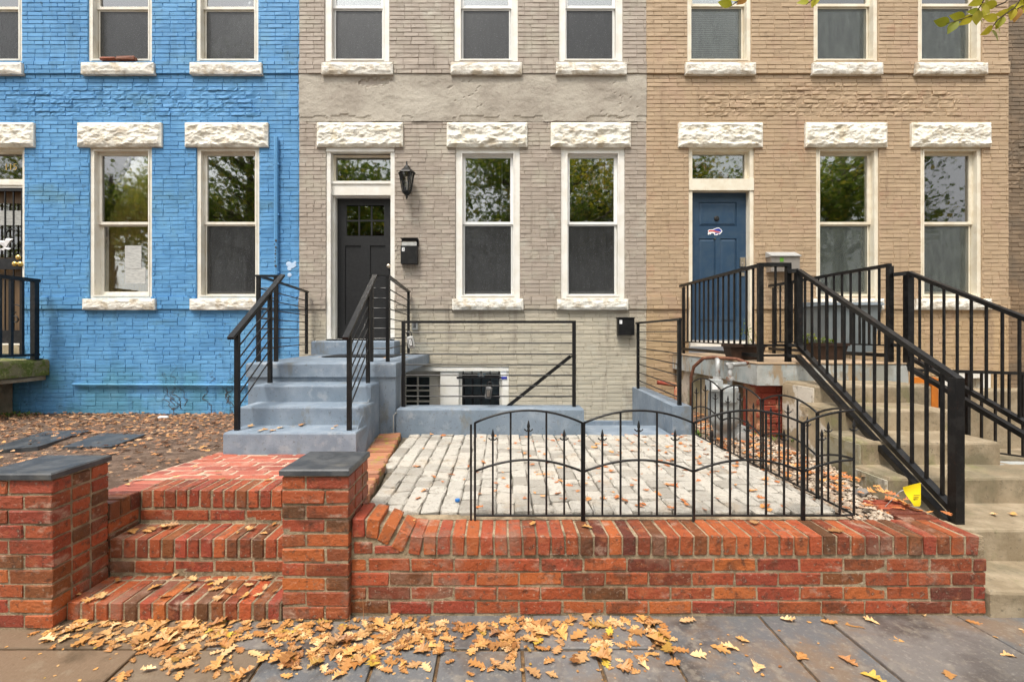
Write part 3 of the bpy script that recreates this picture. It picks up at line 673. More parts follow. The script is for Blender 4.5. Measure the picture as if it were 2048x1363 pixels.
for k in range(5):
    x = fx(926+k*18); MB().tube([(x, FY+.035, .2), (x, FY+.035, fz(738))], .008, 6).build('bar', black_w, bw)
MB().box(fx(913), fx(1004), FY+.024, FY+.030, fz(757), fz(753)).build('bar', black_w, bw)
MB().box(fx(926), fx(1000), FY+.024, FY+.030, fz(797), fz(793)).build('bar', black_w, bw)
sd = MB().lathe((fx(962), FY+.115, fz(749)), [(.055, 0), (.055, .003)], 20, 'y').build('round_sticker', make('sticker_blue', (.10, .25, .36), rough=.5, bump=0), bw)
MB().add([(fx(962)-.035, FY+.1115, fz(754)), (fx(962)+.035, FY+.1115, fz(754)), (fx(962), FY+.1115, fz(741)), ], [(0, 1, 2)]).build('sticker_print', white_m, sd)
MB().box(fx(1001), fx(1013), FY+.024, FY+.029, fz(758), fz(742)).build('paper_tag', white_m, grey)
MB().box(fx(1003), fx(1014), FY+.020, FY+.0235, fz(758), fz(753)).build('blue_tag', navy_m, grey)
MB().box(fx(1168), XGT-.01, FY-.06, FY+.03, .0, .145).build('painted_footing', conc_b, grey)
oc = MB().box(fx(825), fx(836), FY-.04, FY+.002, fz(659), fz(642)).build('outlet_cover', grey_pl, grey)
MB().box(fx(828), fx(833), FY-.046, FY-.041, fz(655), fz(646)).build('cover_flap', lock_m, oc)

# ------------------------------------------------------------------ tan house
tan = thing('row_house', 'tan painted brick row house on the right with dark blue front door', 'house', ((XGT+XTB)/2, FY, 0), 'row of painted brick houses')
cov = sills_lintels(tan, [(1359, 1528), (1614, 1778), (1827, 1987)], [(1626, 1770), (1834, 1986)], [(1372, 1513), (1627, 1768), (1834, 1978)])
tn_lo = [(1633, 1759), (1842, 1965)]; tn_up = [(1375, 1503), (1628, 1757), (1837, 1965)]
td = (fx(1378), fx(1509), 1.05, LZ1)
tb = (fx(1890), fx(1985), .02, fz(741))
house_wall(tan, XGT, XTB, 0.0, WT, up_open(tn_up)+lo_open(tn_lo)+[td, tb], cov, BELTS, tan_p, seed=31, focus=(3.2, 3.0), spall=[(fx(1400), fx(1920), fz(236), fz(186)), (fx(1540), fx(1700), fz(186), fz(168))])
for k, (a, b, c, d) in enumerate(up_open(tn_up)): window(tan, a, b, c, d, fz(2), trim_t, fill='blind', scr=screen_l)
for k, (a, b, c, d) in enumerate(lo_open(tn_lo)): window(tan, a, b, c, d, LZM, trim_t, fill=('dark', 'brown')[k], scr=screen_l, seed=k)
fr = MB().ring(td[0]+.002, td[1]-.002, td[2]+.17, td[3]-.002, .052, FY+.02, FY+.24, wb=.001)
fr.box(td[0]+.004, td[1]-.004, FY+.006, FY+.02, fz(380), fz(357)); fr.box(td[0]+.054, td[1]-.054, FY+.02, FY+.2, fz(380), fz(357)); fr.build('door_frame', trim_t, tan)
t = transom(tan, td[0]+.054, td[1]-.054, fz(357), fz(299), FY+.09, trim_t)
fl = MB(); z0 = fz(357)+.03
fl.add([(fx(1430), FY+.125, z0), (fx(1478), FY+.128, z0), (fx(1474), FY+.129, z0+.15), (fx(1455), FY+.125, z0+.13), (fx(1440), FY+.122, z0+.22), (fx(1432), FY+.121, z0+.24)], [(0, 1, 2, 3, 4, 5)]); fl.build('white_flag', white_m, t)
MB().add([(fx(1447), FY+.119, z0), (fx(1468), FY+.121, z0), (fx(1466), FY+.1205, z0+.09), (fx(1458), FY+.120, z0+.06), (fx(1450), FY+.1185, z0+.12), (fx(1444), FY+.118, z0+.11)], [(0, 1, 2, 3, 4, 5)]).build('red_flag_print', red_m, t)
yd = FY+.115; a, b = td[0]+.054, td[1]-.054; c, d = td[2]+.19, fz(380)-.002
MB().box(td[0]+.01, td[1]-.01, FY-.03, FY+.2, td[2]+.10, td[2]+.168).build('threshold', trim_w, tan)
dm = MB().box(a, b, yd+.012, yd+.045, c, d); W = b-a
L_, M0, M1, R_ = a+.13, a+W*.46, a+W*.54, b-.13
zA, zB, zC, zD = d-.13, PZ(452, yd), PZ(477, yd), c+.25
dm.box(a, L_, yd, yd+.011, c, d); dm.box(R_, b, yd, yd+.011, c, d); dm.box(L_, R_, yd, yd+.011, zA, d); dm.box(L_, R_, yd, yd+.011, zC, zB)
dm.box(L_, R_, yd, yd+.011, c, zD); dm.box(M0, M1, yd, yd+.011, zD, zC)
dr = dm.build('door', blue_door, tan)
for (q0, q1, r0, r1) in ((L_, R_, zB, zA), (L_, M0, zD, zC), (M1, R_, zD, zC)):
    v = []; e = .035
    for (i, yy) in ((.006, yd+.011), (e, yd+.001)): v += [(q0+i, yy, r0+i), (q1-i, yy, r0+i), (q1-i, yy, r1-i), (q0+i, yy, r1-i)]
    MB().add(v, [(4, 5, 6, 7), (0, 1, 5, 4), (1, 2, 6, 5), (2, 3, 7, 6), (3, 0, 4, 7)]).build('panel', blue_door, dr)
MB().lathe((PX(1433, yd), yd+.002, PZ(437, yd)), [(.033, 0), (.037, .006), (.026, .016), (.01, .018)], 16, 'y').build('door_knocker', inkblack, dr)
MB().lathe((PX(1430, yd), yd, PZ(477, yd)), [(.009, 0), (.006, .006)], 10, 'y').build('peephole', brass, dr)
lk = MB().box(PX(1479, yd), PX(1489, yd), yd-.022, yd, PZ(533, yd), PZ(515, yd)).build('keypad_lock', nickel, dr)
MB().lathe((PX(1484, yd), yd-.022, PZ(528, yd)), [(.014, 0), (.011, .012)], 10, 'y').build('thumb_turn', steel_m, lk)
MB().box(PX(1481, yd), PX(1488, yd), yd-.012, yd, PZ(552, yd), PZ(545, yd)).build('door_latch', nickel, dr)
# charging bison emblem: layered flat print
def emblem(name, pts, mat, yy, parent):
    X0, Zc = PX(1415.5, yd), PZ(463, yd); s = PX(1444.5, yd)-X0
    v = [(X0+s*p[0], yy, Zc+s*p[1]) for p in pts]; n = len(v)
    MB().add(v+[(p[0], yy+.0008, p[2]) for p in v], [tuple(range(n))]).build(name, mat, parent)
outl = [(0, -.18), (.03, -.02), (.0, .05), (.08, .13), (.35, .15), (.6, .26), (.78, .27), (.93, .15), (1.0, .02), (.93, -.1), (.82, -.2), (.72, -.18), (.66, -.25), (.46, -.24), (.42, -.14), (.28, -.1), (.16, -.22), (.12, -.14), (.06, -.24)]
st = MB(); X0, Zc = PX(1415.5, yd), PZ(463, yd); s = PX(1444.5, yd)-X0
n = len(outl); st.add([(X0+s*p[0], yd-.0012, Zc+s*p[1]) for p in outl], [tuple(range(n-1, -1, -1))]); st = st.build('bison_emblem', white_m, dr)
emblem('emblem_body', [(.36, .10), (.62, .21), (.78, .22), (.89, .12), (.94, .02), (.9, -.06), (.86, .0), (.72, .02), (.55, .05)][::-1], navy_m, yd-.0024, st)
emblem('emblem_streak', [(.05, .05), (.12, .10), (.36, .09), (.6, .02), (.84, -.03), (.84, -.08), (.6, -.06), (.36, .0), (.16, .0), (.08, -.04)][::-1], red_m, yd-.0036, st)
emblem('emblem_mane', [(.5, -.08), (.82, -.10), (.80, -.15), (.64, -.14), (.56, -.2), (.48, -.16)][::-1], navy_m, yd-.0024, st)
# basement door beyond the steps
bf = MB().ring(tb[0]+.003, tb[1]-.003, .02, tb[3]-.002, .10, FY+.02, FY+.2).build('basement_frame', trim_w, tan)
MB().box(tb[0]+.10, tb[1]-.10, FY+.12, FY+.16, .02, tb[3]-.1).build('basement_door', cream_m, tan)
MB().box(fx(1985), XTB-.002, FY-.35, FY+.02, 0, fz(790)).build('area_ledge', conc_t, tan)

# ------------------------------------------------------------------ brown house beyond
brown = thing('row_house', 'weathered brown brick row house sliver at the far right edge', 'house', (XTB+.8, FY+.08, 0), 'row of painted brick houses')
house_wall(brown, XTB+.004, XTB+3.5, 0.0, WT, [], [], [], brown_p, seed=41, focus=(7.1, 3), spall=[(XTB, XTB+1.5, 3.3, 4.0)], n_single=120)
for o in brown.children: o.location.y += .06

# ------------------------------------------------------------------ fittings on the fronts
def mailbox(label, x0, x1, z0, z1, d, num, letters=False, loc_y=FY):
    t = thing('mailbox', label, 'mailbox', ((x0+x1)/2, loc_y, z0), 'black wall mailboxes')
    zs = z1-(.105 if letters else .0175)
    m = MB(); m.box(x0, x1, loc_y-d, loc_y-.006, z0, zs); m.build('body', black_m, t)
    lid = MB()
    if letters:
        lid.add([(x0-.004, loc_y-.014, zs), (x1+.004, loc_y-.014, zs), (x1+.004, loc_y-.004, z1), (x0-.004, loc_y-.004, z1), (x0-.004, loc_y-.004, zs), (x1+.004, loc_y-.004, zs)], [(0, 1, 2, 3), (0, 4, 5, 1), (2, 5, 4, 3), (0, 3, 4), (1, 5, 2)])
        lid.box(x0-.004, x1+.004, loc_y-.09, loc_y-.012, z1-.008, z1)
    else: lid.hexa([(x0-.006, loc_y-d-.012, zs+.001), (x1+.006, loc_y-d-.012, zs+.001), (x1+.006, loc_y-.004, zs+.001), (x0-.006, loc_y-.004, zs+.001)], [(x0-.006, loc_y-d-.012, zs+.012), (x1+.006, loc_y-d-.012, zs+.012), (x1+.006, loc_y-.004, z1), (x0-.006, loc_y-.004, z1)])
    lid.build('lid', black_m, t)
    pw = .034; xp = x0+.035
    pl = MB().box(xp-pw/2, xp+pw/2, loc_y-d-.002, loc_y-d, zs-.075, zs-.025).build('number_plate', white_m, t)
    text_mesh(num, .05, inkblack, 'number', pl, (xp, loc_y-d-.003, zs-.05))
    return t
x0, x1 = fx(804), fx(837)
mb2 = mailbox('open black mailbox numbered 2 beside the black door, stuffed with letters', x0, x1, fz(529), fz(478), .085, '2', True)
ml = thing('letters', 'bundle of letters sticking out of the mailbox numbered 2', 'mail', ((x0+x1)/2, FY-.05, fz(495)))
for k in range(6):
    MB().box(x0+.012+k*.002, x1-.012-k*.004, FY-.072+k*.009, FY-.068+k*.009, fz(503), fz(486.5)+k*.005).build('envelope', (paper_m, make('mail%d' % k, [(.6, .5, .3), (.7, .7, .65), (.45, .3, .2)][k % 3], rough=.8, bump=0))[k % 2], ml)
mailbox('small black mailbox numbered 1 on the grey wall near the side railing', fx(1233), fx(1265), fz(670), fz(634), .09, '1')
stk_ = MB(); rs_ = random.Random(8)
for k in range(9):
    xx = fx(806)+k*.022+rs_.uniform(-.006, .006); hh = rs_.uniform(.03, .11); stk_.add([(xx, FY-.0045, fz(530)), (xx+rs_.uniform(.004, .010), FY-.0045, fz(530)), (xx+.003, FY-.0045, fz(530)-hh)], [(0, 2, 1)])
stk_.build('rust_streak', make('rust_streak', (.16, .12, .09), rough=.8, bump=0), grey)
gm = thing('mailbox', 'grey metal mailbox with slanted lid on the tan house wall', 'mailbox', (fx(1560), FY, fz(545)))
x0, x1 = fx(1532), fx(1588)
MB().box(x0, x1, FY-.12, FY-.004, fz(545), fz(516)).build('body', steel_m, gm)
MB().hexa([(x0-.01, FY-.14, fz(515.5)), (x1+.01, FY-.14, fz(515.5)), (x1+.01, FY-.003, fz(515.5)), (x0-.01, FY-.003, fz(515.5))], [(x0-.01, FY-.14, fz(514)), (x1+.01, FY-.14, fz(514)), (x1+.01, FY-.003, fz(504)), (x0-.01, FY-.003, fz(504))]).build('lid', grey_pl, gm)
MB().box(fx(1549), fx(1556), FY-.124, FY-.1205, fz(526), fz(518)).build('leaf_sticker', make('sticker_green', (.12, .30, .03), rough=.5, bump=0), gm)
# wall lantern
lt = thing('wall_lantern', 'black carriage style wall lantern between the black door and window', 'lamp', (fx(818), FY, fz(370)))
lx, ly = fx(818), FY-.15
MB().box(lx-.02, lx+.02, FY-.02, FY-.003, fz(362), fz(335)).build('back_plate', black_m, lt)
pts = [(lx, FY-.02, fz(350))]+[(lx, FY-.02-.13*math.sin(k/8*math.pi/2), fz(350)+.09*math.sin(k/8*math.pi)) for k in range(1, 9)]
MB().tube(pts, .009, 8).build('arm', black_m, lt, smooth=True)
MB().lathe((lx, ly, 0), [(.12, fz(355)), (.115, fz(353)), (.06, fz(346)), (.035, fz(343)), (.03, fz(340)), (.012, fz(338)), (.008, fz(331))], 6).build('roof', black_m, lt)
zt, zb = fz(355.5), fz(390)
for k in range(6):
    a = k*math.pi/3
    MB().bar((lx+.098*math.cos(a), ly+.098*math.sin(a), zt), (lx+.058*math.cos(a), ly+.058*math.sin(a), zb), .012).build('bar', black_m, lt)
    a2 = a+math.pi/6
    MB().bar((lx+.083*math.cos(a2), ly+.083*math.sin(a2), zt), (lx+.049*math.cos(a2), ly+.049*math.sin(a2), zb), .005).build('bar', black_m, lt)
    b_ = a+math.pi/3
    MB().add([(lx+.052*math.cos(a), ly+.052*math.sin(a), zb), (lx+.052*math.cos(b_), ly+.052*math.sin(b_), zb), (lx+.092*math.cos(b_), ly+.092*math.sin(b_), zt), (lx+.092*math.cos(a), ly+.092*math.sin(a), zt)], [(0, 1, 2, 3)]).build('pane', lamp_glass, lt)
MB().lathe((lx, ly, 0), [(.062, zb+.004), (.06, zb-.012), (.035, zb-.04), (.014, zb-.055), (.016, zb-.07), (.006, zb-.1)], 10).build('base', black_m, lt)
MB().lathe((lx, ly, 0), [(.012, zb), (.012, zb+.05), (.022, zb+.07), (.026, zb+.10), (.014, zb+.13), (.004, zb+.135)], 10).build('bulb', white_m, lt, smooth=True)

# ------------------------------------------------------------------ ground, street, sidewalk
gnd = MB().add([(-150, -150, -.16), (150, -150, -.16), (150, 150, -.16), (-150, 150, -.16)], [(0, 1, 2, 3)]).build('ground', asphalt, kind='structure')
kb = MB().box(-60, 60, -1.75, -1.6, -.16, -.012).build('kerb', conc_t, kind='structure')
MB().box(-60, 60, -60, -9.2, -.17, -.03).build('far_verge', soil_m, kind='structure')
sw = MB().box(-60, 60, -1.6, 7.0, -.155, -.012).build('sidewalk', sand_m, kind='structure')
def slab(parent, name, pts, z, th, mat, seed=0, bev=.004):
    n = len(pts); r = random.Random(seed)
    c = Vector((sum(p[0] for p in pts)/n, sum(p[1] for p in pts)/n, 0)); v = []
    for (ins, zz) in ((0, z-th), (0, z-bev), (bev, z)):
        for p in pts:
            d = Vector((p[0], p[1], 0))-c; k = 1-ins*1.4/max(d.length, .01)
            v.append((c.x+d.x*k-0, c.y+d.y*k, zz))
    f = [tuple(range(n-1, -1, -1)), tuple(2*n+i for i in range(n))]
    for L in (0, 1):
        for i in range(n): f.append((L*n+i, L*n+(i+1) % n, (L+1)*n+(i+1) % n, (L+1)*n+i))
    return MB().add(v, f).build(name, mat, parent)
def gp(px, py, z=0.0):                                     # pixel on a level plane
    Y = (CAMZ-z)*F/(py-CY); return (PX(px, Y), Y)
r = random.Random(3)
# joints run out from the wall: x at the wall base (y about 2.12) and at y = 1.45
J = [(-2.62, -2.75), (-2.16, -2.2), (-1.52, -1.50), (-.98, -.95), (-.52, -.50), (-.255, -.25), (.095, .09), (.40, .41), (.70, .73), (1.22, 1.22), (1.52, 1.56), (2.15, 2.22), (2.75, 2.8), (3.4, 3.5)]
ys = 1.92
for k in range(len(J)-1):
    a0, a1 = J[k]; b0, b1 = J[k+1]; g = .007
    def lerp(p, y): return p[0]+(p[1]-p[0])*(2.12-y)/.67
    brownish = k < 4
    mt = flag_b if k in (0, 1, 2) else flag_m
    zz = r.uniform(-.003, .003)
    if k < 8:
        slab(sw, 'flagstone', [(lerp(J[k], 1.0)+g, 1.0), (lerp(J[k+1], 1.0)-g, 1.0), (lerp(J[k+1], ys-.006)-g, ys-.006), (lerp(J[k], ys-.006)+g, ys-.006)], zz, .03, mt, k)
    else:
        slab(sw, 'flagstone', [(lerp(J[k], 1.0)+g, 1.0), (lerp(J[k+1], 1.0)-g, 1.0), (lerp(J[k+1], 2.3)-g, 2.3), (lerp(J[k], 2.3)+g, 2.3)], zz, .03, mt, k)
JB = [-3.3, -2.35, -1.25, -.40, .15, .66]
for k in range(len(JB)-1):
    slab(sw, 'flagstone', [(JB[k]+.006, ys+.006), (JB[k+1]-.006, ys+.006), (JB[k+1]-.006, 2.3), (JB[k]+.006, 2.3)], r.uniform(-.003, .002), .03, flag_b if k < 2 else flag_m, 50+k)
for k in range(9):
    x = -4.2+k*1.0; slab(sw, 'flagstone', [(x+.006, -1.58), (x+.99, -1.58), (x+.99, .985), (x+.006, .985)], r.uniform(-.002, .002), .03, flag_m, 80+k)

# yard on the left: soil falling gently toward the blue house
def yard_z(x, y): return .435-.055*max(0, y-2.5)+mnoise.noise(Vector((x*2, y*2, 0)))*.018+mnoise.noise(Vector((x*7, y*7, 2)))*.008
m = MB(); nx, ny = 110, 60; X0, X1, Y0, Y1 = -9.4, -2.02, 2.46, 6.24
for j in range(ny+1):
    for i in range(nx+1):
        x = X0+(X1-X0)*i/nx; y = Y0+(Y1-Y0)*j/ny; m.v.append((x, y, yard_z(x, y)))
for j in range(ny):
    for i in range(nx):
        a = j*(nx+1)+i; m.f.append((a, a+1, a+nx+2, a+nx+1))
e = [(X0, Y0), (X1, Y0), (X1, Y1), (X0, Y1)]
m.add([(p[0], p[1], z) for p in e for z in (-.01, .40)], [(0, 2, 3, 1), (2, 4, 5, 3)])
yard = m.build('yard', soil_m, kind='structure')

# ------------------------------------------------------------------ bricks: garden wall, piers, steps, path
BW, BH, BL, G = .092, .057, .194, .0095
def course(parent, x0, x1, y0, z, offs, rng, depth=BW, h=BH, mat=brick_m, jit=.003):
    """One stretcher course whose face looks toward -y at y0."""
    x = x0-offs*(BL+G)
    while x < x1-.02:
        a, b = max(x, x0), min(x+BL, x1); x += BL+G
        if b-a < .03: continue
        if abs((b-a)-BL) < 1e-4: b = a+BL
        w = round((b-a)*200)/200 if abs(b-a-BL) > 1e-4 else BL
        piece(parent, 'brick', (w, depth, h), ((a+b)/2, y0+depth/2+rng.uniform(-jit, jit), z+h/2+rng.uniform(-.0015, .0015)), mat, rot=(rng.uniform(-.014, .014), rng.uniform(-.010, .010), rng.uniform(-.012, .012)), c=.0038, amp=.0022, var=9)
rb = random.Random(12)
WY = 2.14; WX0, WX1 = -.70, PX(1972, WY)
gw = thing('garden_wall', 'low red brick garden wall along the sidewalk with rowlock cap', 'wall', ((WX0+WX1)/2, WY, 0))
CP = .0668
def rise(x):                                               # the cap climbs to the pier at its left end
    t = (PX(838, WY)-x)/(PX(838, WY)-PX(735, WY)); t = max(0, min(1, t)); return .082*t*t*(3-2*t)
mo = MB(); mo.box(WX0, WX1-.006, WY+.0045, WY+.185, -.01, .3735)
mo.hexa([(WX0, WY+.008, .36), (PX(735, WY), WY+.008, .36), (PX(735, WY), WY+.185, .36), (WX0, WY+.185, .36)], [(WX0, WY+.008, .448), (PX(735, WY), WY+.008, .448), (PX(735, WY), WY+.185, .448), (WX0, WY+.185, .448)])
mo.hexa([(PX(735, WY), WY+.008, .36), (PX(825, WY), WY+.008, .36), (PX(825, WY), WY+.185, .36), (PX(735, WY), WY+.185, .36)], [(PX(735, WY), WY+.008, .446), (PX(825, WY), WY+.008, .366), (PX(825, WY), WY+.185, .366), (PX(735, WY), WY+.185, .446)])
mo.box(WX1-.20, WX1-.012, WY+.19, 2.62, -.01, .355)
mo.build('mortar', mortar_m, gw)
for k in range(4): course(gw, WX0, WX1, WY, .012+k*CP, (k % 2)*.5+.1, rb)
x = WX0+.004; k = 0
while x < WX1-.05:
    r_ = rise(x+.03); ang = math.atan2(rise(x+.05)-rise(x), .05)
    piece(gw, 'cap_brick', (.0575, BL, .090), (x+.029, WY-.004+BL/2+rb.uniform(-.003, .003), .286+.047+r_+rb.uniform(-.002, .002)), brick_m, rot=(rb.uniform(-.012, .012), -ang, rb.uniform(-.012, .012)), c=.0042, amp=.0022, var=9); x += .0672
for k, (a, b, h) in enumerate(((-.69, -.60, .055), (-.592, -.47, .04))):                          # cut bricks under the ramp
    piece(gw, 'brick', (b-a, BW, h), ((a+b)/2, WY+BW/2, .292+h/2), brick_m)
for k in range(4):                                         # the wall turns the corner
    piece(gw, 'cap_brick', (BL, .0575, .088), (WX1-.115, 2.375+k*.067, .334+rb.uniform(-.002, .002)), brick_m, rot=(0, 0, rb.uniform(-.02, .02)), c=.0042, amp=.0022, var=9)
for j in range(4):
    for k in range(2): piece(gw, 'brick', (BW, BL, BH), (WX1-BW/2, 2.24+.1*(j % 2)+k*.203, .012+j*CP+BH/2), brick_m)
def pier(label, x0, x1, y0, y1, n=10, cap=.028):
    p = thing('brick_pier', label, 'pier', ((x0+x1)/2, (y0+y1)/2, 0), 'brick piers beside the front steps')
    MB().box(x0+.005, x1-.005, y0+.005, y1-.005, -.01, n*CP+.006).build('mortar', mortar_m, p)
    for k in range(n):
        z = .01+k*CP
        for yf_, flip in ((y0, k % 2), (y1-BW, 1-k % 2)):     # a stretcher and a part brick, turned about in alternate courses
            xm = (x1-BL-G) if flip else (x0+BL)
            for (a, b) in ((x0, xm), (xm+G, x1)):
                piece(p, 'brick', (round((b-a)*500)/500, BW, BH), ((a+b)/2, yf_+BW/2+rb.uniform(-.003, .003), z+BH/2+rb.uniform(-.0015, .0015)), brick_m, rot=(rb.uniform(-.014, .014), rb.uniform(-.010, .010), rb.uniform(-.012, .012)), c=.0038, amp=.0022, var=9)
        for sx in (x0, x1-BW):
            ya, yb = y0+BW+G, y1-BW-G
            if yb-ya > .03: piece(p, 'brick', (BW, round((yb-ya)*200)/200, BH), (sx+BW/2+rb.uniform(-.002, .002), (ya+yb)/2, z+BH/2), brick_m)
    zt = n*CP+.008
    slab(p, 'cap_stone', [(x0-.008, y0-.012), (x1+.006, y0-.010), (x1+.008, y1+.01), (x0-.006, y1+.01)], zt+cap, cap, slate_m, bev=.006)
    return p
pier('slate capped brick pier right of the brick steps, where the garden wall begins', PX(564, 2.1), PX(697, 2.1), 2.10, 2.41)
pier('slate capped brick pier at the left edge of the photo beside the steps', -2.335, -2.008, 2.04, 2.335)
SX0, SX1 = -2.004, -1.012
bs = thing('brick_steps', 'three red brick steps rising from the sidewalk between two piers', 'steps', (-1.5, 2.3, 0))
mo = MB(); mo.box(SX0, SX1, 2.106, 2.62, -.01, .0815); mo.box(SX0, SX1, 2.341, 2.66, .07, .2705); mo.box(SX0-.0, SX1, 2.541, 2.745, .26, .4525)
mo.box(-2.205, -2.016, 2.345, 2.745, -.01, .443); mo.build('mortar', mortar_m, bs)
def rowlock(y0, ztop, h, x0=SX0, x1=SX1, mat=brick_m, ln=BL):
    n = round((x1-x0)/.0672); st_ = (x1-x0)/n
    for k in range(n): piece(bs, 'brick', (st_-.0105, ln, h), (x0+st_*(k+.5), y0+ln/2+rb.uniform(-.003, .003), ztop-h/2+rb.uniform(-.002, .002)), mat, rot=(rb.uniform(-.01, .01), 0, rb.uniform(-.012, .012)), c=.0042, amp=.0022, var=9)
rowlock(2.10, .086, .082); rowlock(2.334, .275, .096); rowlock(2.534, .457, .096)
n = round((SX1-SX0)/.0672); st_ = (SX1-SX0)/n
for k in range(n): piece(bs, 'brick', (st_-.0105, .03, .02), (SX0+st_*(k+.5), 2.323, .0765), brick_m)
course(bs, SX0, SX1, 2.337, .104, .35, rb); course(bs, SX0, SX1, 2.537, .287, .1, rb)
for k in range(3): piece(bs, 'brick', (BL, .0575, .09), (-2.008-BL/2, 2.376+k*.067, .407), brick_m, rot=(0, 0, rb.uniform(-.03, .03)), c=.0042, amp=.0022, var=9)
for j in range(4): piece(bs, 'brick', (BW, BL, BH), (-2.010-BW/2, 2.44, .326-j*CP), brick_m)
for k in range(5): piece(bs, 'brick', (BL, .0575, .06), (-2.016-BL/2+.008, 2.577+k*.067, .42-k*.002), brick_old, rot=(0, 0, rb.uniform(-.03, .03)))
# brick path to the stoop
def path_z(y): return .457-(y-2.53)*.042
pm = MB(); pa, pb_ = 2.746, 3.47
pm.hexa([(-2.24, pa, 0), (-.99, pa, 0), (-1.0, pb_, 0), (-2.16, pb_, 0)], [(-2.24, pa, path_z(pa)-.002), (-.99, pa, path_z(pa)-.002), (-1.0, pb_, path_z(pb_)-.002), (-2.16, pb_, path_z(pb_)-.002)])
path = pm.build('path', make('path_mortar', (.50, .38, .28), (.40, .30, .21), 15, rough=.9, bump=.8, bscale=100), kind='structure')
y = 2.735; k = 0
while y < 3.42:
    xl, xr = -2.225+(y-2.7)*.10, -1.0
    x = xl-(k % 2)*.1
    while x < xr-.03:
        a, b = max(x, xl), min(x+BL, xr); x += BL+.014
        if b-a < .04: continue
        w = BL if abs(b-a-BL) < 1e-4 else round((b-a)*100)/100
        piece(path, 'brick', (w, BW, .04), ((a+b)/2, y+.011+BW/2, path_z(y+.05)-.019+rb.uniform(-.002, .002)), brick_old, rot=(rb.uniform(-.012, .012), rb.uniform(-.012, .012), rb.uniform(-.012, .012)), c=.007, amp=.002)
    y += BW+.016; k += 1
# brick edging between path and patio
def patio_left(y): return -.715-(y-2.45)*.105
be = thing('brick_edging', 'mossy brick edging between the brick path and the white patio', 'edging', (-.95, 3.3, .3))
em = MB(); em.hexa([(-.93, 2.42, .0), (-.73, 2.42, .0), (-.915, 4.21, .0), (-1.14, 4.21, .0)], [(-.93, 2.42, .385), (-.73, 2.42, .385), (-.915, 4.21, .395), (-1.14, 4.21, .395)]); em.build('mortar', mortar_m, be)
y = 2.47; k = 0
while y < 4.17:
    piece(be, 'brick', (BL*1.02, .06, .06), (patio_left(y)-.112+rb.uniform(-.006, .006), y, .392+.012*math.sin(y*3)+rb.uniform(-.004, .004)), edge_m, rot=(rb.uniform(-.05, .05), rb.uniform(-.05, .05), .10+rb.uniform(-.05, .05)), c=.01, amp=.003); y += .069
# patio of white pavers
PXR = 1.80
pt_ = MB(); pt_.hexa([(-.70, 2.335, 0), (PXR+.02, 2.335, 0), (PXR+.02, 4.215, 0), (-.905, 4.215, 0)], [(-.70, 2.335, .350), (PXR+.02, 2.335, .350), (PXR+.02, 4.215, .362), (-.905, 4.215, .362)])
patio = pt_.build('patio', bed_m, kind='structure')
MB().box(-.69, PXR, 2.336, 2.40, .351, .374).build('mortar_strip', mortar_m, patio)
rp = random.Random(4); cw = .104; x = -.93; spots_ = []
while x < PXR-.03:
    w = min(cw*rp.choice((.95, 1.0, 1.06)), PXR-x)
    y = 2.39+rp.uniform(-.01, .04)
    while y < 4.18:
        L = min(rp.choice((.10, .12, .14, .165)), 4.205-y)
        if L > .05 and x > patio_left(y+L/2)-.035: spots_.append((y, x, w, L))
        y += L
    x += w
spots_.sort(); far = MB()                                    # the nearest 300 singly, the far rows together
for k, (y, x, w, L) in enumerate(spots_):
    loc = (x+w/2, y+L/2, .365+(y-2.4)*.005+rp.uniform(-.004, .004)); rot = (rp.uniform(-.025, .025), rp.uniform(-.025, .025), rp.uniform(-.025, .025))
    size = (round(w*100)/100-.004, round(L*100)/100-.010, .05)
    if k < 300: piece(patio, 'paver', size, loc, paver_m, rot=rot, c=.008, amp=.004, var=3)
    else:
        v, f = chamfer_box(*size, .008, rp, .004); far.add([(p[0]+loc[0], p[1]+loc[1], p[2]+loc[2]) for p in v], f)
far.build('far_pavers', paver_m, patio, kind='stuff')

# ------------------------------------------------------------------ grey house stoop, area walls
def soft_block(parent, name, x0, x1, y0, y1, z0, z1, mat, bev=.012, seed=0, nx=14, dip=.004, taper=0.0):
    """Cast concrete block with worn, slightly wavy top edges."""
    m = MB(); r = random.Random(seed)
    def ring_(i, z):
        pts = []
        for k in range(nx): pts.append((x0+i+(x1-x0-2*i)*k/nx, y0+i))
        for k in range(4): pts.append((x1-i, y0+i+(y1-y0-2*i)*k/4))
        for k in range(nx): pts.append((x1-i-(x1-x0-2*i)*k/nx, y1-i))
        for k in range(4): pts.append((x0+i, y1-i-(y1-y0-2*i)*k/4))
        return [(p[0]+mnoise.noise(Vector((p[0]*6, p[1]*6, z*5+seed)))*dip*.6, p[1]+mnoise.noise(Vector((p[0]*6+7, p[1]*6, z*5+seed)))*dip*.6, z+(mnoise.noise(Vector((p[0]*5, p[1]*5, seed)))*dip if z > z0+.001 else 0)) for p in pts]
    R_ = [ring_(0, z0), ring_(0, (z0+z1)/2), ring_(0, z1-bev), ring_(bev*.3, z1-bev*.3), ring_(bev, z1)]
    n = len(R_[0])
    for q in R_: m.v.extend(q)
    for L in range(len(R_)-1):
        for k in range(n): m.f.append((L*n+k, L*n+(k+1) % n, (L+1)*n+(k+1) % n, (L+1)*n+k))
    top = (len(R_)-1)*n
    m.f.append(tuple(range(n-1, -1, -1))); m.f.append(tuple(top+k for k in range(n)))
    return m.build(name, mat, parent)
gs = thing('concrete_stoop', 'blue grey painted concrete stoop with three steps under the black door', 'stoop', (-1.65, 4.6, .4))
LZ = 1.055
st3 = [(-2.08, -1.085, 3.42, .585), (-2.11, -1.10, 3.69, .735), (-2.14, -1.12, 3.95, .88)]
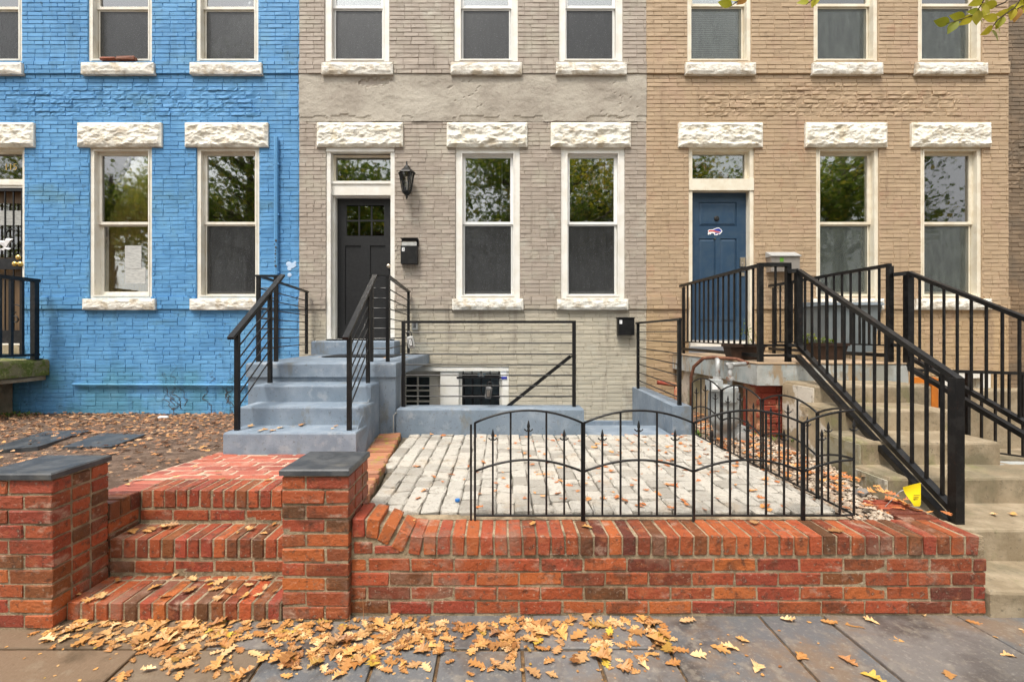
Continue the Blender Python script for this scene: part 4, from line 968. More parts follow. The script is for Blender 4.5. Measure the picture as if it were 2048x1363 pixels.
for k, (a, b, y0, z) in enumerate(st3): soft_block(gs, 'step', a, b, y0, 4.225 if k == 2 else st3[k+1][2]+.03, .33, z, conc_b, .016, k)
MB().hexa([(-1.10, 3.46, .33), (-1.045, 3.46, .33), (-1.14, 4.224, .33), (-1.16, 4.224, .33)], [(-1.11, 3.47, .57), (-1.10, 3.47, .57), (-1.145, 4.224, .87), (-1.16, 4.224, .87)]).build('side_skirt', conc_b, gs)
soft_block(gs, 'landing', -2.355, -.965, 4.215, FY+.005, LZ-.13, LZ, conc_b, .016, 9)
soft_block(gs, 'landing_base', -2.345, -.972, 4.235, 4.47, .0, LZ-.128, conc_b, .004, 10)
soft_block(gs, 'landing_side', -2.345, -2.16, 4.471, FY, .0, LZ-.128, conc_b, .004, 11)
soft_block(gs, 'door_step', fx(643), fx(800), FY-.34, FY+.1, LZ+.001, LZ+.175, conc_b, .014, 12)
tag(MB().box(-2.02, -1.22, 5.15, 5.70, LZ+.004, LZ+.014).build('door_mat', black_m), 'dark flat doormat on the blue grey landing', 'doormat')
aw = tag(soft_block(None, 'area_wall', -.962, PX(1168, 4.22), 4.215, 4.45, 0, .632, conc_b, .016, 20), 'low blue grey concrete wall below the horizontal bar railing', 'wall')
m = MB()
m.hexa([(1.62, 4.28, 0), (1.80, 4.28, 0), (1.965, FY-.01, 0), (1.80, FY-.01, 0)], [(1.62, 4.28, .645), (1.80, 4.28, .645), (1.965, FY-.01, .60), (1.80, FY-.01, .60)])
aw2 = tag(m.build('area_wall', conc_b), 'short blue grey concrete wall running back to the house, right of the patio', 'wall')
MB().box(-.96, 1.98, 4.45, FY+.0, -.012, .012).build('area_floor', conc_b, kind='structure')
ae = thing('area_steps', 'blue grey concrete entry slab and steps down to the basement', 'steps', (1.2, 4.6, 0))
soft_block(ae, 'step', PX(1169, 4.22), 1.618, 4.222, 4.72, .012, .378, conc_b, .012, 30)
soft_block(ae, 'step', PX(1169, 4.22), 1.63, 4.722, 5.05, .012, .20, conc_b, .012, 31)
cb = thing('cable', 'thin grey cable running down the stoop beside the low wall', 'cable', (-.975, 4.2, .4))
MB().tube([(-.955, 4.208, .60), (-.985, 4.206, .57), (-.985, 4.206, .42), (-.98, 4.205, .37)], .006, 6).build('wire', grey_pl, cb)

# ------------------------------------------------------------------ railings
def rail_parts(t, posts=(), rails=(), rods=(), mat=black_m, pw=.032, rr=.0065, square=None):
    for (p, z0, z1) in posts: MB().bar((p[0], p[1], z0), (p[0], p[1], z1), pw).build('post', mat, t)
    for (p, q, w, h) in rails: MB().bar(p, q, w, h).build('rail', mat, t)
    for (p, q) in rods:
        if square: MB().bar(p, q, square).build('baluster', mat, t)
        else: MB().tube([p, q], rr, 6).build('rod', mat, t)
def grey_rail(label, xs0, xs1, xa, xb, xr, inner):
    t = thing('stair_railing', label, 'railing', (xs0, 3.5, .585), 'black bar railings of the grey stoop')
    p1, p2 = (xs0, 3.50), (xs1, 4.12); TZ = 1.885
    hz = lambda y: 1.345+(y-3.5)*(TZ-1.345)/(4.40-3.5)
    posts = [(p1, .58, hz(3.5)-.01), (p2, .875, hz(4.12)-.01), ((xa, 4.42), LZ-.003, TZ-.012), ((xb, 4.42), LZ-.003, TZ-.012), ((xr, FY-.10), LZ-.003, TZ-.012)]
    rails = [((xs0-.003*0, 3.41, hz(3.41)), (xs1+(xs1-xs0)*.4, 4.41, hz(4.41)), .045, .022), ((min(xa, xb)-.02, 4.42, TZ), (max(xa, xb)+.02, 4.42, TZ), .042, .02)]
    xo = xa if not inner else xb
    rails.append(((xo, 4.42, TZ+.0005), (xr, FY-.06, TZ+.0005), .04, .02))
    rods = []
    for k in range(7):
        rods.append(((xs0, 3.50, 1.305-.092*k), (xs1, 4.12, 1.665-.0965*k)))
        z = TZ-.118-.0975*k
        rods.append(((xa, 4.42, z), (xb, 4.42, z))); rods.append(((xo, 4.42, z-.001), (xr, FY-.10, z-.001)))
    rail_parts(t, posts, rails, rods)
    return t
grey_rail('black bar railing on the left of the grey stoop, before the blue wall', PX(474.5, 3.5), PX(540, 4.12), PX(517, 4.42), PX(552, 4.42), PX(613, FY-.1), False)
grey_rail('black bar railing on the right of the grey stoop, before the black door', PX(698.7, 3.5), PX(736, 4.12), PX(743, 4.42), PX(775.5, 4.42), PX(817, FY-.1), True)
ar = thing('area_railing', 'black horizontal bar railing on the low wall above the basement area', 'railing', (-.1, 4.33, .63))
ya = 4.33; xa, xb = PX(807, ya), PX(1148, ya); zt = PZ(643.5, ya)
rail_parts(ar, [((xa, ya), .628, zt-.012), ((xb, ya), .628, zt-.012)], [((xa-.016, ya, zt), (xb+.016, ya, zt), .034, .024)], [((xa, ya, PZ(q, ya)), (xb, ya, PZ(q, ya))) for q in (664.5, 686, 707.5, 729, 750, 771, 792)])
sr = thing('side_railing', 'short black bar railing on the side wall right of the patio', 'railing', (1.75, 5.2, .62))
pA, pB = (1.71, 4.34), (PX(1276, FY-.25), FY-.25); zt = 1.462
rail_parts(sr, [(pA, .64, zt-.01), (pB, .60, zt-.01)], [((pA[0], pA[1]-.03, zt), (pB[0], pB[1]+.06, zt), .034, .022)], [((*pA, zt-.115-.105*k), (*pB, zt-.115-.105*k)) for k in range(7)])
hr = thing('handrail', 'single sloping black handrail going down to the basement door', 'handrail', (.4, 4.40, .8))
MB().bar((PX(1141, 4.40), 4.40, PZ(712, 4.40)), (-.28, 4.40, .34), .03, .03).build('rail', black_m, hr)
MB().bar((-.24, 4.40, .02), (-.24, 4.40, .37), .026).build('post', black_m, hr)
MB().bar((PX(1141, 4.40), 4.40, PZ(713, 4.40)), (PX(1148, 4.34), 4.34, PZ(712, 4.34)), .014).build('bracket', black_m, hr)
# lockboxes
def lockbox(label, c, tilt, face, big):
    t = thing('lockbox', label, 'lockbox', c)
    w, d, h = .062, .035, .115
    Mx = Matrix.Translation(Vector(c))@Matrix.Rotation(tilt, 4, 'Y')
    def put(name, v, f, mat, par=t): return MB().add([tuple(Mx@Vector(p)) for p in v], f).build(name, mat, par)
    v, f = chamfer_box(w, d, h, .01, RND, .001); body = put('body', v, f, lock_m if not big else grey_pl)
    sh = MB().tube([(-.02, 0, h/2-.01), (-.02, 0, h/2+.03), (-.012, 0, h/2+.045), (.012, 0, h/2+.045), (.02, 0, h/2+.03), (.02, 0, h/2-.01)], .005, 6); put('shackle', sh.v, sh.f, black_m)
    kp = MB().box(-.018, .018, -d/2-.006, -d/2-.0005, -.035, .03); put('keypad', kp.v, kp.f, inkblack)
    kb_ = MB()
    for i in range(2):
        for j in range(5): kb_.box(-.012+i*.014, -.002+i*.014, -d/2-.009, -d/2-.0065, -.03+j*.012, -.022+j*.012)
    put('keys', kb_.v, kb_.f, white_m if big else steel_m); return t
lockbox('grey key lockbox hanging on the left post of the area railing', (PX(822, 4.28), 4.275, PZ(684, 4.28)), R(-12), None, True)
lockbox('dark key lockbox hanging from the lower bars of the area railing', (PX(977, 4.29), 4.29, PZ(785, 4.29)), R(6), None, False)

# ------------------------------------------------------------------ blue house stoop
bst = thing('concrete_stoop', 'mossy concrete stoop slab of the blue house at the left edge', 'stoop', (-6.8, 5.5, .2))
BXR = -6.12
soft_block(bst, 'slab', -7.5, BXR, 4.9, FY-.01, .765, .985, moss_m, .03, 40, dip=.022)
soft_block(bst, 'broken_ledge', -7.4, BXR-.04, 5.0, FY-.02, .70, .764, conc_t, .02, 41, dip=.035)
soft_block(bst, 'support', -7.4, BXR-.5, 5.2, FY-.02, .15, .699, conc_t, .02, 42)
br = thing('stoop_railing', 'heavy black baluster railing on the mossy blue house stoop', 'railing', (BXR-.06, 5.5, .985))
xb_ = BXR-.055
MB().bar((xb_, FY-.16, .98), (xb_, FY-.16, 2.02), .062).build('post', black_w, br); MB().bar((xb_, 4.98, .98), (xb_, 4.98, 2.02), .062).build('post', black_w, br)
MB().bar((xb_, 4.93, 2.03), (xb_, FY-.11, 2.03), .06, .045).build('rail', black_w, br); MB().bar((xb_, 4.95, 1.045), (xb_, FY-.11, 1.045), .045, .03).build('rail', black_w, br)
for k in range(7): MB().bar((xb_, FY-.32-.132*k, 1.04), (xb_, FY-.32-.132*k, 2.02), .032).build('baluster', black_w, br)
MB().bar((xb_, FY-.16, .982), (xb_, FY-.16, .995), .11, .11).build('foot_plate', black_w, br)

# ------------------------------------------------------------------ tan house stoop and stairs
ts = thing('concrete_stoop', 'old brown concrete stairs and pale painted landing of the tan house', 'stoop', (3.0, 3.6, 0))
TL = 1.047
soft_block(ts, 'landing', 2.35, 3.73, 4.16, FY-.01, TL-.195, TL, slab_m, .012, 50, dip=.006)
soft_block(ts, 'landing_cap', 2.345, 3.735, 4.155, FY-.012, TL+.001, TL+.014, make('landing_top', (.42, .30, .19), (.30, .22, .15), 5, rough=.8, bump=.4), .004, 51)
tsteps = [(2.60, 3.56, 3.76, .897), (2.49, 3.40, 3.41, .757), (2.435, 3.36, 3.06, .60), (2.385, 3.60, 2.79, .447)]
for k, (a, b, y0, z) in enumerate(tsteps): soft_block(ts, 'step', a, b, y0, 4.17 if k == 0 else tsteps[k-1][2]+.02, .0, z, conc_t, .018, 52+k, dip=.007)
m = MB()                                                   # stair side wall with peeling paint
for k, (a, b, y0, z) in enumerate(tsteps): m.box(a-.014, a+.006, y0+.008, (4.16 if k == 0 else tsteps[k-1][2])+.007, 0, z-.022)
m.build('side_wall', conc_peel, ts)
MB().box(2.40, 2.52, 4.75, FY-.02, 0, TL-.197).build('landing_side_wall', conc_peel, ts)
rp_ = MB().box(2.405, 2.79, 4.245, 4.50, 0, TL-.197).build('support_pier', redpaint_m, ts)
for k in range(8):
    for j in range(2): piece(rp_, 'brick', (.182, .02, .052), (2.40+.098+j*.192-(.05 if k % 2 else 0)+.03, 4.240, .40+k*.058), redpaint_m)
MB().box(2.79, 3.70, 4.20, 4.40, 0, TL-.197).build('landing_front_wall', conc_t, ts)
soft_block(ts, 'lower_step', 2.295, 4.6, 2.13, 2.47, -.012, .12, conc_t, .016, 60, dip=.007)
soft_block(ts, 'lower_step', 2.295, 4.6, 2.42, 2.80, -.012, .29, conc_t, .016, 61, dip=.007)
MB().box(3.61, 7.6, 2.81, FY, -.012, .05).build('side_yard', conc_t, kind='structure')
MB().box(3.74, 4.9, 3.35, 3.95, .05, .22).build('area_landing', slab_m, kind='structure')
def bal_rail(label, name, posts, top, bottoms, n, pw, bw, rw, mat=black_w, skip_last=True):
    t = thing(name, label, 'railing', (top[0][0], top[0][1], min(p[1] for p in posts) if posts else .3), 'black baluster railings of the tan house')
    for (p, z0, z1, w) in posts: MB().bar((p[0], p[1], z0), (p[0], p[1], z1), w).build('post', mat, t)
    MB().bar(top[0], top[1], rw, rw*.8).build('rail', mat, t)
    for (a, b, w, h) in bottoms: MB().bar(a, b, w, h).build('rail', mat, t)
    A, B = Vector(top[0]), Vector(top[1]); C, D = Vector(bottoms[0][0]), Vector(bottoms[0][1])
    for k in range(1, n+1):
        f = k/(n+1); p = A.lerp(B, f); 
        if (D-C).length > 0:
            g = 0
            best = min(range(201), key=lambda i: ((C.lerp(D, i/200)).xy-p.xy).length); q = C.lerp(D, best/200)
        MB().bar((p.x, p.y, q.z), (p.x, p.y, p.z), bw).build('baluster', mat, t)
    return t
zt = 1.33+136*4.25/F
xl, yf, yr = 2.43, 4.25, FY-.06
t = bal_rail('black baluster railing on the left edge of the tan house landing', 'landing_railing', [((xl, yf), TL+.014, zt, .042), ((PX(1576, yf), yf), TL+.014, zt, .042), ((xl+.005, yr-.10), TL+.014, zt-.03, .032)],
    ((xl, yf, zt), (xl+.005, yr, zt)), [((xl, yf, TL+.17), (xl+.005, yr, TL+.17), .02, .014), ((xl, yf, TL+.075), (xl+.005, yr, TL+.075), .03, .035)], 15, .05, .016, .04)
MB().bar((xl-.02, yf, zt+.002), (PX(1580, yf), yf, zt+.002), .045, .036).build('rail', black_w, t)
for z in (TL+.17, TL+.075): MB().bar((xl, yf, z+.001), (PX(1576, yf), yf, z+.001), .022, .02).build('rail', black_w, t)
MB().bar((PX(1551, yf), yf, TL+.17), (PX(1551, yf), yf, zt), .016).build('baluster', black_w, t)
xq = 3.64
t = bal_rail('black baluster railing on the right edge of the tan house landing', 'landing_railing', [((xq, yf), TL+.014, zt-.01, .042), ((xq-.005, yr-.10), TL+.014, zt-.03, .032)],
    ((xq, yf, zt), (xq-.005, yr, zt)), [((xq, yf, TL+.17), (xq-.005, yr, TL+.17), .02, .014), ((xq, yf, TL+.075), (xq-.005, yr, TL+.075), .03, .035)], 15, .05, .016, .04)
# stair sections
xs, xe_, yE = PX(1597, 4.17), 2.505, 2.50
zE = PZ(760, yE); zS = PZ(541, 4.17)
t = bal_rail('long black stair railing left of the tan house steps ending in a thick post', 'stair_railing', [((xe_, yE), .285, zE+.012, .048), ((xs, 4.17), PZ(690, 4.17), zS, .05)],
    ((xs, 4.17, zS), (xe_, yE-.02, zE)), [((xs, 4.17, PZ(690, 4.17)), (xe_, yE, .345), .042, .032), ((xs-.02, 4.15, PZ(712, 4.17)), (xe_-.02, yE+.02, .285), .042, .036)], 14, .05, .0145, .038)
MB().bar((PX(1576, 4.22), 4.22, zS), (xs, 4.17, zS), .04, .034).build('rail', black_w, t)
for q in (690, 712): MB().bar((PX(1576, 4.22), 4.22, PZ(q, 4.17)), (xs, 4.17, PZ(q, 4.17)), .038, .03).build('rail', black_w, t)
xs, xe_ = PX(1817, 4.17), 3.72
t = bal_rail('long black stair railing right of the tan house steps running out of frame', 'stair_railing', [((xe_, yE), .285, zE+.012, .048), ((xs, 4.17), PZ(733, 4.17), PZ(545, 4.17), .055)],
    ((xs, 4.17, PZ(545, 4.17)), (xe_, yE-.02, zE)), [((xs, 4.17, PZ(712, 4.17)), (xe_, yE, .36), .042, .032), ((xs, 4.15, PZ(736, 4.17)), (xe_, yE+.02, .285), .042, .036)], 14, .05, .0145, .038)
MB().bar((xq, 4.22, PZ(548, 4.17)), (xs, 4.17, PZ(546, 4.17)), .04, .034).build('rail', black_w, t)
for q in (690, 736): MB().bar((xq, 4.22, PZ(q, 4.17)), (xs, 4.17, PZ(q, 4.17)), .038, .03).build('rail', black_w, t)
t = thing('area_railing', 'low black baluster railing of the tan house basement area at far right', 'railing', (4.6, 4.5, .05))
yA = 4.55; x0, x1 = 3.78, 6.4; z0, z1 = PZ(737, yA), PZ(744, yA)
MB().bar((x0, yA, z0), (x1, yA, z1-.05), .036, .03).build('rail', black_w, t)
MB().bar((x0, yA, PZ(872, yA)), (x1, yA, PZ(925, yA)-.1), .024, .016).build('rail', black_w, t)
for k in range(19):
    f = (k+.5)/19; x = x0+(x1-x0)*f; zb_ = PZ(872, yA)*(1-f)+(PZ(925, yA)-.1)*f
    MB().bar((x, yA, max(.05, zb_) if k % 6 else .045), (x, yA, z0*(1-f)+(z1-.05)*f), .017 if k % 6 else .03).build('baluster', black_w, t)
ob = thing('orange_board', 'orange painted board beside the tan house stairs, behind the railing', 'board', (4.2, 4.75, .05))
MB().box(PX(1826, 4.8), PX(1872, 4.8), 4.80, 4.84, PZ(766, 4.8), PZ(754, 4.8)).build('top_board', orange_m, ob)
MB().box(PX(1860, 4.8), PX(1873, 4.8), 4.78, 4.82, .045, PZ(756, 4.8)).build('upright', orange_m, ob)
tag(soft_block(None, 'area_wall', 4.86, 6.6, 5.05, 5.25, .045, .70, conc_t, .02, 70), 'low concrete retaining wall of the tan house basement at the right edge', 'wall')

# ------------------------------------------------------------------ wire border fence: one object per panel
def arch(p0, p1, z_end, z_mid, n=14):
    out = []
    for k in range(n+1):
        t = k/n; p = Vector(p0).lerp(Vector(p1), t); s = 1-(2*t-1)**2; out.append((p.x, p.y, z_end+(z_mid-z_end)*s))
    return out
def panel(label, pts_xy, base, ts_=(1/6, 2/6, 3/6, 4/6, 5/6), rt=.0058):
    """pts_xy: function t -> (x, y); a panel of 0.545 m."""
    t = thing('border_fence', label, 'fence', (*pts_xy(.5), base), 'black wire border fence panels')
    for s in (0, 1): x, y = pts_xy(s); MB().tube([(x, y, base-.03), (x, y, base+.478)], rt*1.1, 6).build('stake', black_w, t)
    for nm, ze, zm in (('top_arch', .475, .538), ('middle_arch', .228, .287)):
        P = []
        for k in range(17):
            u = k/16; x, y = pts_xy(u); P.append((x, y, base+ze+(zm-ze)*(1-(2*u-1)**2)))
        MB().tube(P, rt*1.05, 6).build(nm, black_w, t, smooth=True)
    P = [(*pts_xy(k/8), base+.004) for k in range(9)]
    MB().tube(P, rt, 6).build('bottom_bar', black_w, t)
    for k, u in enumerate(ts_):
        x, y = pts_xy(u); tall = k % 2 == 1
        zt = .475+(.538-.475)*(1-(2*u-1)**2) if tall else (.40 if k in (0, 4) else .445)
        pk = MB().tube([(x, y, base), (x, y, base+zt)], rt*.95, 6).build('picket', black_w, t)
        if not tall: MB().lathe((x, y, base+zt), [(.005, -.016), (.008, -.006), (.005, 0), (.0085, .010), (.006, .024), (.0015, .042)], 6).build('finial', black_w, pk); MB().tube([(x-.022, y, base+zt-.002), (x-.010, y, base+zt-.012), (x+.010, y, base+zt-.012), (x+.022, y, base+zt-.002)], .0035, 5).build('finial', black_w, pk)
    return t
FBY, FBZ = 2.315, .400
xf = [PX(p, FBY) for p in (950, 1164, 1168, 1386, 1388, 1604, 1608)]
panel('leftmost wire border fence panel along the top of the garden wall', lambda t: (xf[0]+(xf[1]-xf[0])*t, FBY), FBZ)
panel('second wire border fence panel from the left along the garden wall', lambda t: (xf[2]+(xf[3]-xf[2])*t, FBY-.004), FBZ)
panel('third wire border fence panel from the left along the garden wall', lambda t: (xf[4]+(xf[5]-xf[4])*t, FBY), FBZ)
CXF = PX(1711, FBY)
def bent(t):
    s = t*.545; a = CXF-xf[6]
    return (xf[6]+s, FBY) if s <= a else (CXF+.0, FBY+(s-a))
panel('wire border fence panel bent round the right corner of the patio', bent, FBZ)
ye = bent(1)[1]+.006
for k, lb in enumerate(('first wire border fence panel behind the corner, along the gravel', 'second wire border fence panel behind the corner, in front of the gas meter', 'farthest wire border fence panel beside the gas meter')):
    y0 = ye+k*.551; panel(lb, lambda t, y0=y0: (CXF+.012*math.sin(y0*3), y0+.545*t), FBZ-.005)
tag(MB().tube([(PX(942, FBY), FBY, FBZ-.04), (PX(942, FBY), FBY, PZ(848, FBY))], .006, 6).build('fence_stake', black_w), 'single thin black stake at the left end of the border fence', 'stake')

# ------------------------------------------------------------------ gravel strip, gas meter and small things
gb = MB().hexa([(1.825, 2.335, -.01), (2.085, 2.335, -.01), (2.6, 4.3, -.01), (1.825, 4.3, -.01)], [(1.825, 2.335, .345), (2.085, 2.335, .345), (2.6, 4.3, .37), (1.825, 4.3, .37)])
gb.box(1.81, 2.42, 4.3, FY, -.01, .37); gb.box(2.085, 2.38, 2.62, 2.9, -.01, .30)
gb.build('planting_strip', soil_m, kind='structure')
rg = random.Random(9); m = MB()
def stone(m, c, s, r):
    P = [(1, 0, 0), (-1, 0, 0), (0, 1, 0), (0, -1, 0), (0, 0, 1), (0, 0, -1)]
    Fc = [(0, 2, 4), (2, 1, 4), (1, 3, 4), (3, 0, 4), (2, 0, 5), (1, 2, 5), (3, 1, 5), (0, 3, 5)]
    a = r.uniform(0, 6.3); sx, sy, sz = s*r.uniform(.7, 1.3), s*r.uniform(.6, 1), s*r.uniform(.4, .7)
    m.add([(c[0]+p[0]*sx*math.cos(a)-p[1]*sy*math.sin(a), c[1]+p[0]*sx*math.sin(a)+p[1]*sy*math.cos(a), c[2]+p[2]*sz) for p in P], Fc)
for k in range(2600):
    y = rg.uniform(2.36, 4.75); x = rg.uniform(1.83, min(2.40, 1.83+.3+max(0, y-2.4)*.3)); stone(m, (x, y, .352+.012*(y-2.3)+rg.uniform(0, .012)), rg.uniform(.009, .02), rg)
m.build('gravel', gravel_m, kind='stuff')
gmx, gmy = PX(1447, 4.1), 4.1; S = 4.1/F
me_ = thing('gas_meter', 'grey gas meter with rusty pipes beside the tan house landing', 'gas meter', (gmx, gmy, .38))
def mz(q): return PZ(q, gmy)
def mxx(p): return PX(p, gmy)
bd_ = MB()
for (cx, w) in ((mxx(1448), .14),):
    prof = [(.02, mz(858)), (.10, mz(855)), (.135, mz(838)), (.145, mz(812)), (.135, mz(786)), (.10, mz(772)), (.03, mz(768))]
    L = len(bd_.v); bd_.lathe((cx, gmy, 0), prof, 18)
    bd_.v = [(v[0], gmy+(v[1]-gmy)*.62, v[2]) for v in bd_.v]
bd_.build('casing', meter_m, me_, smooth=True)
MB().lathe((mxx(1448), gmy, mz(780)), [(.015, -.10), (.115, -.095), (.12, 0.0), (.115, .035), (.015, .04)], 18).build('head', meter_m, me_)
ib = MB().box(mxx(1409), mxx(1432), gmy-.13, gmy-.01, mz(778), mz(757)).build('index_box', meter_m, me_)
MB().box(mxx(1411), mxx(1421), gmy-.134, gmy-.131, mz(775), mz(763)).build('index_window', white_m, ib)
MB().tube([(mxx(1432), gmy-.02, mz(770)), (mxx(1434), gmy-.02, mz(728)), (mxx(1436), gmy, mz(722)), (mxx(1440), gmy+.06, mz(720))], .022, 10).build('pipe', galv_m, me_, smooth=True)
MB().tube([(mxx(1460), gmy, mz(770)), (mxx(1460), gmy, mz(727))], .02, 10).build('pipe', galv_m, me_, smooth=True)
MB().lathe((mxx(1460), gmy, mz(732)), [(.028, -.02), (.03, 0), (.028, .03)], 10).build('coupling', galv_m, me_)
MB().tube([(mxx(1452), gmy, mz(729)), (mxx(1490), gmy-.01, mz(727))], .02, 10).build('pipe', galv_m, me_, smooth=True)
MB().tube([(mxx(1489), gmy-.01, mz(727)), (mxx(1495), gmy, mz(726)), (mxx(1488), gmy+.12, mz(719)), (mxx(1440), gmy+.15, mz(716)), (mxx(1428), gmy+.22, mz(719)), (mxx(1416), gmy+.30, mz(738)), (mxx(1414), gmy+.34, mz(760)), (mxx(1414), gmy+.34, .36)], .016, 10).build('rusty_pipe', rust_m, me_, smooth=True)
for p in (1432, 1460): MB().lathe((mxx(p), gmy-(.02 if p == 1432 else 0), mz(757)), [(.035, -.015), (.038, 0), (.035, .02)], 8).build('nut', galv_m, me_)
MB().tube([(mxx(1434), gmy, .36), (mxx(1434), gmy, mz(830))], .03, 10).build('riser', meter_m, me_, smooth=True)
MB().box(mxx(1444), mxx(1492), gmy-.02, gmy+.12, .36, mz(852)).build('base_block', meter_m, me_)
MB().lathe((mxx(1472), gmy-.09, mz(868)), [(.005, 0), (.045, .004), (.045, .02), (.01, .024)], 14, 'y').build('valve', grey_pl, me_)
rpz = thing('red_pipe', 'short red painted pipe stub against the tan wall behind the side railing', 'pipe', (2.15, 5.9, .6))
MB().tube([(PX(1315, 5.9), 5.9, PZ(764, 5.9)), (PX(1362, 5.9), 5.9, PZ(771, 5.9))], .028, 10).build('pipe', redpaint_m, rpz, smooth=True)
MB().tube([(PX(1353, 5.9), 5.9, .36), (PX(1353, 5.9), 5.9, PZ(772, 5.9))], .03, 10).build('riser', redpaint_m, rpz, smooth=True)
# wheeled bin
wb = thing('wheeled_bin', 'pale blue grey wheeled bin on the tan house landing below the window', 'bin', (PX(1680, 5.7), 5.7, TL+.014))
bx0, bx1 = PX(1632, 5.72), PX(1738, 5.72); z0, z1 = TL+.05, PZ(612, 5.72)
body = MB().hexa([(bx0+.05, 5.60, z0), (bx1-.05, 5.60, z0), (bx1-.05, 6.05, z0), (bx0+.05, 6.05, z0)], [(bx0, 5.52, z1), (bx1, 5.52, z1), (bx1, 6.10, z1), (bx0, 6.10, z1)]); body.build('body', bin_m, wb)
MB().hexa([(bx0-.02, 5.49, z1+.001), (bx1+.02, 5.49, z1+.001), (bx1+.02, 6.11, z1+.001), (bx0-.02, 6.11, z1+.001)], [(bx0, 5.52, z1+.035), (bx1, 5.52, z1+.035), (bx1, 6.10, z1+.075), (bx0, 6.10, z1+.075)]).build('lid', binlid_m, wb)
for s in (bx0+.06, bx1-.1): MB().tube([(s, 5.98, TL+.11), (s+.05, 5.98, TL+.11)], .095, 14).build('wheel', inkblack, wb)
# planters
def planter(label, x0, x1, yc, d, z0, h, plants, seed):
    t = thing('planter', label, 'planter', ((x0+x1)/2, yc, z0), 'brown plastic planter boxes')
    e = .025
    MB().hexa([(x0+e, yc-d/2+e, z0), (x1-e, yc-d/2+e, z0), (x1-e, yc+d/2-e, z0), (x0+e, yc+d/2-e, z0)], [(x0, yc-d/2, z0+h-.03), (x1, yc-d/2, z0+h-.03), (x1, yc+d/2, z0+h-.03), (x0, yc+d/2, z0+h-.03)]).build('box', wood_m, t)
    MB().ring(x0-.012, x1+.012, 0, 1, .02, 0, 1) 
    rim = MB(); zr0, zr1 = z0+h-.029, z0+h
    rim.box(x0-.012, x1+.012, yc-d/2-.012, yc-d/2+.01, zr0, zr1); rim.box(x0-.012, x1+.012, yc+d/2-.01, yc+d/2+.012, zr0, zr1); rim.box(x0-.012, x0+.01, yc-d/2+.01, yc+d/2-.01, zr0, zr1); rim.box(x1-.01, x1+.012, yc-d/2+.01, yc+d/2-.01, zr0, zr1)
    rim.build('rim', wood_m, t)
    MB().box(x0+.01, x1-.01, yc-d/2+.01, yc+d/2-.01, zr0+.001, zr0+.012).build('soil', soil_m, t)
    r = random.Random(seed); lf = MB(); stm = MB()
    for (px_, hh, nl) in plants:
        for s in range(3):
            bx, by = px_+r.uniform(-.05, .05), yc+r.uniform(-.05, .05); tx, ty = bx+r.uniform(-.08, .08), by+r.uniform(-.06, .04); hz_ = hh*r.uniform(.6, 1)
            stm.tube([(bx, by, zr0), ((bx+tx)/2+.01, (by+ty)/2, zr0+hz_*.5), (tx, ty, zr0+hz_)], .0025, 4)
            for k in range(nl):
                f = r.uniform(.2, 1); c = Vector((bx+(tx-bx)*f, by+(ty-by)*f, zr0+hz_*f)); a = r.uniform(0, 6.3); L = r.uniform(.018, .035)
                dv = Vector((math.cos(a), math.sin(a), r.uniform(-.3, .6))).normalized(); sd_ = dv.cross(Vector((0, 0, 1))).normalized()*L*.45
                lf.add([tuple(c), tuple(c+dv*L+sd_), tuple(c+dv*L*2), tuple(c+dv*L-sd_)], [(0, 1, 2, 3)])
    stm.build('stem', green_m, t); lf.build('foliage', green_m, t, kind='stuff'); return t
planter('long dark planter box with a thin trailing plant on the left of the landing', PX(1441, 4.75), PX(1530, 4.55), 4.62, .16, TL+.014, .16, [(PX(1487, 4.62), .32, 9), (PX(1510, 4.62), .25, 8)], 1)
planter('brown planter box with leafy green plant behind the stair railing', PX(1622, 4.65), PX(1683, 4.65), 4.65, .18, TL+.014, .17, [(PX(1614, 4.65)+.06, .13, 26), (PX(1640, 4.65), .09, 16), (PX(1665, 4.65), .09, 14)], 2)
# marker flag
fg = thing('marker_flag', 'small yellow utility marking flag at the foot of the stair railing', 'flag', (2.14, 2.5, .38))
yF = 2.44
MB().tube([(PX(1786, yF), yF+.06, .37), (PX(1806, yF), yF+.02, PZ(985, yF)), (PX(1842, yF), yF-.002, PZ(965, yF))], .0016, 5).build('wire', galv_m, fg)
fv = []; 
for k in range(9):
    f = k/8; xx0, xx1 = PX(1804+20*f, yF), PX(1841, yF); zz = PZ(973+(1010-973)*f, yF); zz1 = PZ(964+(1008-964)*f, yF)
    fv += [(xx0, yF-.004+.008*math.sin(f*5), zz), ((xx0+xx1)/2, yF-.010+.010*math.sin(f*4+1), (zz+zz1)/2), (xx1, yF-.002, zz1)]
ff = []
for k in range(8): 
    a = k*3; ff += [(a, a+3, a+4, a+1), (a+1, a+4, a+5, a+2)]
fs = MB().add(fv, ff).build('flag_sheet', yellow_m, fg, smooth=True)
for k, q in enumerate((988, 992, 996)): MB().box(PX(1822, yF), PX(1834-k*2, yF), yF-.0155, yF-.0148, PZ(q+.8, yF), PZ(q-.8, yF)).build('flag_print', make('flag_ink%d' % k, (.30, .22, .02), rough=.6, bump=0), fs)
bc = gp(915, 1003, .39); tag(MB().lathe((bc[0], bc[1], .392), [(.012, 0), (.014, .004), (.014, .014), (.010, .016)], 12).build('bottle_cap', make('cap_blue', (.03, .16, .45), rough=.4, bump=0)), 'tiny blue bottle cap lying on the white pavers', 'bottle cap')
rk = MB(); 
v, f = chamfer_box(.075, .055, .05, .018, RND, .006); tag(MB().add([(p[0]+PX(1722, 2.72), p[1]+2.72, p[2]+.375) for p in v], f).build('rock', rock_m), 'rounded grey rock in the gravel near the stairs', 'rock')
